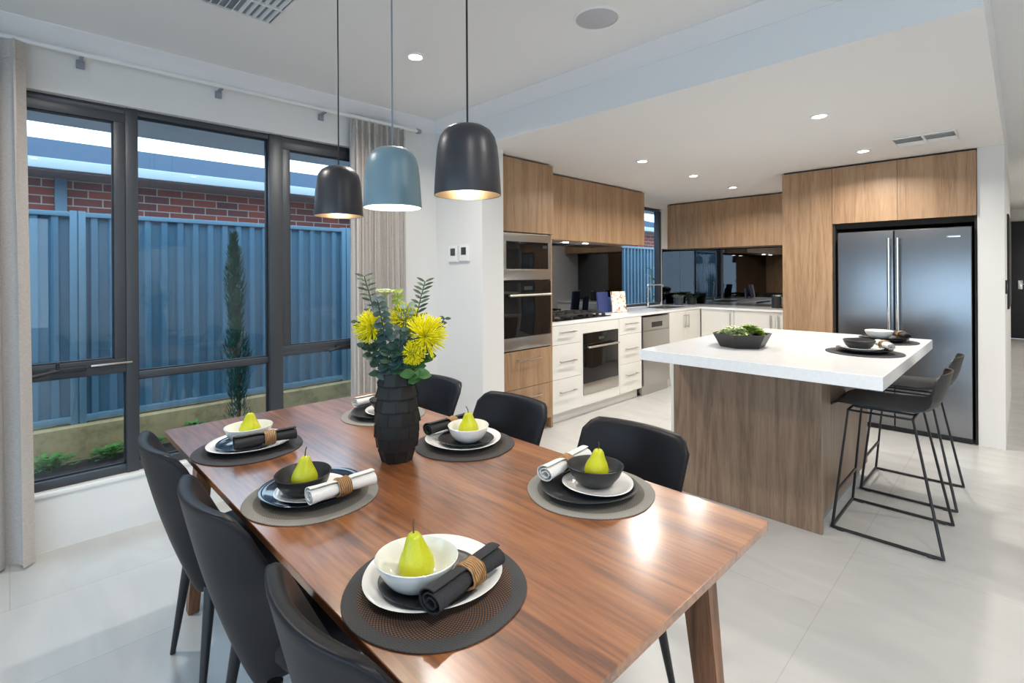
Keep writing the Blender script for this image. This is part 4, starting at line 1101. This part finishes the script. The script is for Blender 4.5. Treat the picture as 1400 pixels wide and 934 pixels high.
# ------------------------------------------------------------------ right wall cupboards, oak panel, fridge
rc = thing('wall_cupboard', 'oak wall cupboards over the far splashback, left of the tall oak panel', 'cupboard')
MB().box(6.783, XR-.003, 1.703, YK-.003, 1.742, CT, .001).build('carcass', 'oak', rc, smooth=False)
MB().box(6.81, XR-.01, 1.705, YK-.01, CT+.0005, KZ-.002).build('shadow_gap', 'painted_shadow', rc, smooth=False)
for k in range(4):
    y0 = 1.704+k*.479; MB().box(6.763, 6.781, y0+.0008, y0+.4782, 1.735, CT-.004, .0012).build('door', 'oak', rc, smooth=False)
pn = thing('tall_cupboard', 'tall oak cupboard panel left of the fridge', 'cupboard')
MB().box(XF+.002, 6.195, 1.263, 1.694, 0, CT, .001).build('carcass', 'oak', pn, smooth=False)
MB().box(XF-.018, XF, 1.263, 1.694, .10, CT-.004, .0012).build('door', 'oak', pn, smooth=False)
MB().box(XF+.02, 6.19, 1.265, 1.690, CT+.0005, KZ-.002).build('shadow_gap', 'painted_shadow', pn, smooth=False)
fo = thing('overhead_cupboard', 'oak overhead cupboard with two doors above the fridge', 'cupboard')
MB().box(XF+.002, 6.195, .259, 1.261, 1.850, CT, .001).build('carcass', 'oak', fo, smooth=False)
for y0, y1 in ((.262, .768), (.770, 1.260)): MB().box(XF-.018, XF, y0, y1, 1.846, CT-.004, .0012).build('door', 'oak', fo, smooth=False)
MB().box(XF+.02, 6.19, .260, 1.260, CT+.0005, KZ-.002).build('shadow_gap', 'painted_shadow', fo, smooth=False)
MB().box(6.15, 6.195, .259, 1.261, 0, 1.848).box(XF+.01, 6.15, 1.244, 1.261, 0, 1.848).box(XF+.01, 6.15, .259, .274, 0, 1.848).box(XF+.06, 6.15, .274, 1.244, 1.80, 1.848).build('recess_shadow_lining', 'painted_shadow', fo, smooth=False)  # lining coloured dark to stand in for the shadow around the fridge
fr = thing('fridge', 'wide stainless two door fridge with long bar handles', 'fridge', (XF, .752, 0))
MB().box(.03, .60, -.462, .462, .02, 1.765, .003).build('body', 'black', fr)
MB().box(.0, .03, -.462, .462, .0, .045, .002).build('plinth', 'black', fr)
for y0, y1, hy_ in ((-.462, .038, .010), (.044, .462, .072)):
    d = MB().box(-.035, .028, y0, y1, .048, 1.758, .008, 3).build('door', 'fridge', fr)
    MB().rod((-.085, hy_, .88), (-.085, hy_, 1.69), .012, None, 16).rod((-.085, hy_, .92), (-.035, hy_, .92), .007).rod((-.085, hy_, 1.65), (-.035, hy_, 1.65), .007).build('handle', 'chrome', d)
MB().box(-.038, -.0345, -.395, -.31, 1.675, 1.692, .001).build('badge', 'chrome', fr)

# ------------------------------------------------------------------ island
isl = thing('kitchen_island', 'oak island base with waterfall panels facing the dining table', 'island')
IX0, IX1, IY0, IY1 = 3.06, 4.20, .757, 1.60
MB().box(IX0, IX0+.03, IY0, IY1, 0, .884, .001).build('front_panel', 'oak_grey', isl, smooth=False)
MB().box(IX0+.031, IX1, IY0+.004, IY0+.03, .09, .884, .001).build('side_panel', 'oak_grey', isl, smooth=False)
MB().box(IX0+.031, IX1, IY0+.03, IY1-.02, .09, .884).build('carcass', 'oak_grey', isl, smooth=False)
MB().box(IX0+.031, IX1-.03, IY0+.045, IY1-.05, 0, .09).build('kickboard', 'grey_plastic', isl, smooth=False)
MB().box(IX0-.0, IX0+.03, IY1, IY1+.018, 0, .884, .001).build('end_panel', 'whitegloss', isl, smooth=False)
it = MB().box(2.658, 4.345, .425, 1.606, .885, .945, .002).build('island_benchtop', 'quartz', smooth=False); tag(it, 'thick white island benchtop overhanging the oak base', 'worktop')

# stools
def make_stool(label):
    t = thing('bar_stool', label, 'bar stool', (0, 0, 0), 0, 'black bar stools at the island')
    prof = [(.245, .648), (.235, .662), (.205, .676), (.14, .676), (.05, .668), (-.05, .664), (-.13, .668), (-.175, .682), (-.205, .708), (-.225, .745), (-.238, .79), (-.248, .835), (-.256, .872), (-.260, .885)]
    wid = [.165, .185, .198, .205, .208, .210, .210, .210, .209, .206, .200, .190, .172, .150]
    n = len(prof)
    def fn(u, v):
        f = v*(n-1); i = min(int(f), n-2); q = f-i
        y = prof[i][0]*(1-q)+prof[i+1][0]*q; z = prof[i][1]*(1-q)+prof[i+1][1]*q; w = wid[i]*(1-q)+wid[i+1]*q
        s = (u-.5)*2; k = max(0, min(1, (v-.45)/.3))
        return (w*s, y+.038*k*abs(s)**2.4, z+(.008+.014*math.sin(min(1, max(0, (v-.25)/.45))*PI))*abs(s)**2.6-.012*(v > .9)*abs(s)**2)
    MB().grid(fn, 21, 40, .009).build('seat_shell', 'black', t, angle=70)
    for sx in (-1, 1):
        a = [(sx*.175, .165, .645), (sx*.235, .228, .020), (sx*.237, .232, .009), (sx*.238, .220, .0085), (sx*.238, -.225, .0085), (sx*.237, -.238, .009), (sx*.235, -.234, .020), (sx*.175, -.115, .645)]
        MB().tube(a, .0075, 10, True).build('side_frame', 'legblack', t)
        MB().rod((sx*.238, .205, .004), (sx*.238, .175, .004), .010).rod((sx*.238, -.175, .004), (sx*.238, -.205, .004), .010).build('glide', 'black', t)
    MB().rod((-.175, .165, .645), (.175, .165, .645), .007).rod((-.175, -.115, .645), (.175, -.115, .645), .007).rod((-.06, -.115, .645), (-.06, .165, .645), .006).rod((.06, -.115, .645), (.06, .165, .645), .006).box(-.03, .03, -.09, .12, .648, .664).build('seat_support', 'legblack', t)
    MB().rod((-.236, .229, .012), (.236, .229, .012), .0075).build('floor_bar', 'legblack', t)
    MB().rod((-.217, .209, .205), (.217, .209, .205), .0075).build('footrest', 'legblack', t)
    return t
s1 = make_stool('black moulded bar stool with wire sled base nearest the viewer'); s1.location = (3.43, .512, 0)
dup(s1, (4.125, .512, 0), 0, 'black moulded bar stool further back, by the fridge')

# island dressing
IZ = .9453
pl = thing('succulent_bowl', 'dark faceted hexagonal bowl of green succulents on the island', 'planter', (3.19, 1.215, IZ), .30)
hexa = lambda r, z: (r, z)
MB().lathe([(0, 0), (.128, 0), (.172, .083), (.166, .083), (.145, .058), (0, .056)], 6, mat=Matrix.Rotation(math.radians(48), 4, 'Z')).build('bowl', 'black', pl, smooth=False)
for nm, mt, cx, cy, cnt, sz in (('pale_succulents', 'succ_pale', -.055, .045, 90, .030), ('green_succulents', 'succ', .04, -.04, 150, .030)):
    w = MB()
    for i in range(cnt):
        a = R.uniform(0, 2*PI); rr = .085*math.sqrt(R.random()); bx_ = cx+rr*math.cos(a); by = cy+rr*math.sin(a)
        hz = .066+.055*(1-(rr/.09)**2)*R.uniform(.6, 1.1)
        for k in range(5):
            b = k*1.26+i; w.leaf((bx_, by, hz), (math.cos(b), math.sin(b), R.uniform(.3, .9)), (0, 0, 1), sz*.8, sz*.45, .2)
    w.build(nm, mt, pl)
def isl_mat(x, y, lab):
    o = MB().lathe([(0, 0), (.185, 0), (.186, .002), (.185, .004), (0, .0045)], 64).build('placemat', 'mat_navy', loc=(x, y, IZ)); tag(o, lab, 'placemat', 'dark placemats on the island')
def isl_plate(x, y, z, mt, lab, s=1):
    o = MB().lathe([(0, .0), (.080*s, 0), (.085*s, .003), (.118*s, .012), (.133*s, .019), (.1345*s, .0205), (.133*s, .0215), (.117*s, .016), (.085*s, .0075), (0, .0065)], 56).build('dinner_plate', mt, loc=(x, y, z), angle=60); tag(o, lab, 'plate', 'plates on the island')
def isl_bowl(x, y, z, mt, lab):
    o = MB().lathe([(0, 0), (.036, 0), (.044, .004), (.066, .022), (.079, .045), (.083, .054), (.080, .055), (.074, .043), (.060, .022), (.036, .008), (0, .006)], 48, lambda a, r, zz: 1+.05*math.sin(2*a+1)*min(1, zz/.04)).build('bowl', mt, loc=(x, y, z), angle=60); tag(o, lab, 'bowl', 'bowls on the island')
for x, y, labs, pm, sm, bmx in ((3.40, .63, ('dark round placemat on the island nearer the viewer', 'black plate on the nearer island placemat', 'grey white side plate under the black bowl on the island', 'black bowl on the island', 'white rolled napkin beside the black bowl on the island', 'rattan napkin ring beside the black bowl on the island'), 'ceramic_black', 'ceramic_white', 'ceramic_black'),
                               (4.02, .64, ('dark round placemat on the far end of the island before the fridge', 'black plate on the far island placemat', 'small black plate under the white bowl on the island', 'white bowl on the island before the fridge', 'dark rolled napkin beside the white island bowl', 'rattan napkin ring beside the white island bowl'), 'ceramic_black', 'ceramic_black', 'ceramic_white')):
    isl_mat(x, y, labs[0]); isl_plate(x, y, IZ+.0047, pm, labs[1]); isl_plate(x-.01, y+.01, IZ+.0115, sm, labs[2], .78); isl_bowl(x-.015, y+.02, IZ+.0178, bmx, labs[3])
    nm = 'nap_white' if bmx == 'ceramic_black' else 'nap_dark'
    n = thing('napkin', labs[4], 'napkin', (x+.06, y-.085, IZ+.047), .5, 'napkins on the island')
    MB().grid(lambda u, v: (.19*(v-.5), (.0055+.0145*u)*math.cos(u*14.4)*1.2, (.0055+.0145*u)*math.sin(u*14.4)*.92), 60, 8, .0022).build('roll', nm, n, angle=70)
    rg = thing('napkin_ring', labs[5], 'napkin ring', (x+.06, y-.085, IZ+.047), .5, 'rattan rings on the island')
    m_ = MB()
    for k in range(5): m_.tube([((k-2)*.005, .027*math.cos(2*PI*i/20), .0225*math.sin(2*PI*i/20)) for i in range(20)], .003, 6, True)
    m_.build('coils', 'rattan', rg, angle=60)

# hall: artwork and switch seen edge on
ar = thing('wall_art', 'dark framed artwork seen edge on along the hall wall', 'artwork', (6.75, .1, 1.48))
MB().box(-.5, .5, -.014, -.001, -.42, .42, .003).build('frame', 'black', ar); MB().box(-.47, .47, -.0155, -.0135, -.39, .39).build('canvas', 'art', ar)
sw = thing('light_switch', 'small black light switch on the wall end by the fridge', 'switch', (5.62, .1, 1.27))
MB().box(-.035, .035, -.010, -.0005, -.055, .055, .002).build('plate', 'black', sw); MB().box(-.012, .012, -.014, -.009, -.02, .02, .001).build('rocker', 'grey_plastic', sw)

# ------------------------------------------------------------------ world and daylight
wd = bpy.data.worlds.new('dusk sky'); scene.world = wd; wd.use_nodes = True
bg = wd.node_tree.nodes['Background']; bg.inputs[0].default_value = (.61, .82, 1.0, 1); bg.inputs[1].default_value = 2.8
def portal(loc, rot, sx, sy):
    l = bpy.data.lights.new('sky_portal', 'AREA'); l.shape = 'RECTANGLE'; l.size = sx; l.size_y = sy; l.cycles.is_portal = True
    o = bpy.data.objects.new('sky_portal', l); COL.objects.link(o); o.location = loc; o.rotation_euler = rot
portal(((WX0+WX1)/2, YW+.22, (WZ0+WZ1)/2), (-PI/2, 0, 0), WX1-WX0, WZ1-WZ0)
portal((-.9, -3.55, 1.2), (PI/2, 0, 0), 2.8, 2.3)
portal((-2.75, .15, 1.2), (0, -PI/2, 0), 2.3, 5.5)
portal((6.08, YK+.15, 1.62), (-PI/2, 0, 0), 1.0, 1.35)

# ------------------------------------------------------------------ camera
cam = bpy.data.cameras.new('camera'); co = bpy.data.objects.new('camera', cam); COL.objects.link(co); scene.camera = co
cam.sensor_fit = 'HORIZONTAL'; cam.sensor_width = 36; cam.lens = 694/1400*36; cam.shift_x = 0; cam.shift_y = -93/1400; cam.clip_start = .05
al, roll = math.radians(45.2), .00576
fw = Vector((math.cos(al), math.sin(al), 0)); rtv = Vector((math.sin(al), -math.cos(al), 0)); upv = Vector((0, 0, 1))
ix = rtv*math.cos(roll)-upv*math.sin(roll); iy = rtv*math.sin(roll)+upv*math.cos(roll)
ix, iy = rtv*math.cos(roll)+upv*math.sin(-roll), rtv*math.sin(roll)+upv*math.cos(roll)
co.matrix_world = Matrix(((ix.x, iy.x, -fw.x, 0), (ix.y, iy.y, -fw.y, 0), (ix.z, iy.z, -fw.z, 1.40), (0, 0, 0, 1)))

vs = scene.view_settings
scene.display_settings.display_device = 'sRGB'
vs.view_transform = 'Standard'; vs.look = 'None'; vs.gamma = 1; vs.use_curve_mapping = False; vs.exposure = .48
cy = scene.cycles
cy.use_denoising = True; cy.max_bounces = 10; cy.diffuse_bounces = 5; cy.glossy_bounces = 5; cy.transparent_max_bounces = 12
cy.sample_clamp_indirect = 4; cy.caustics_reflective = False; cy.caustics_refractive = False; cy.blur_glossy = 1.0
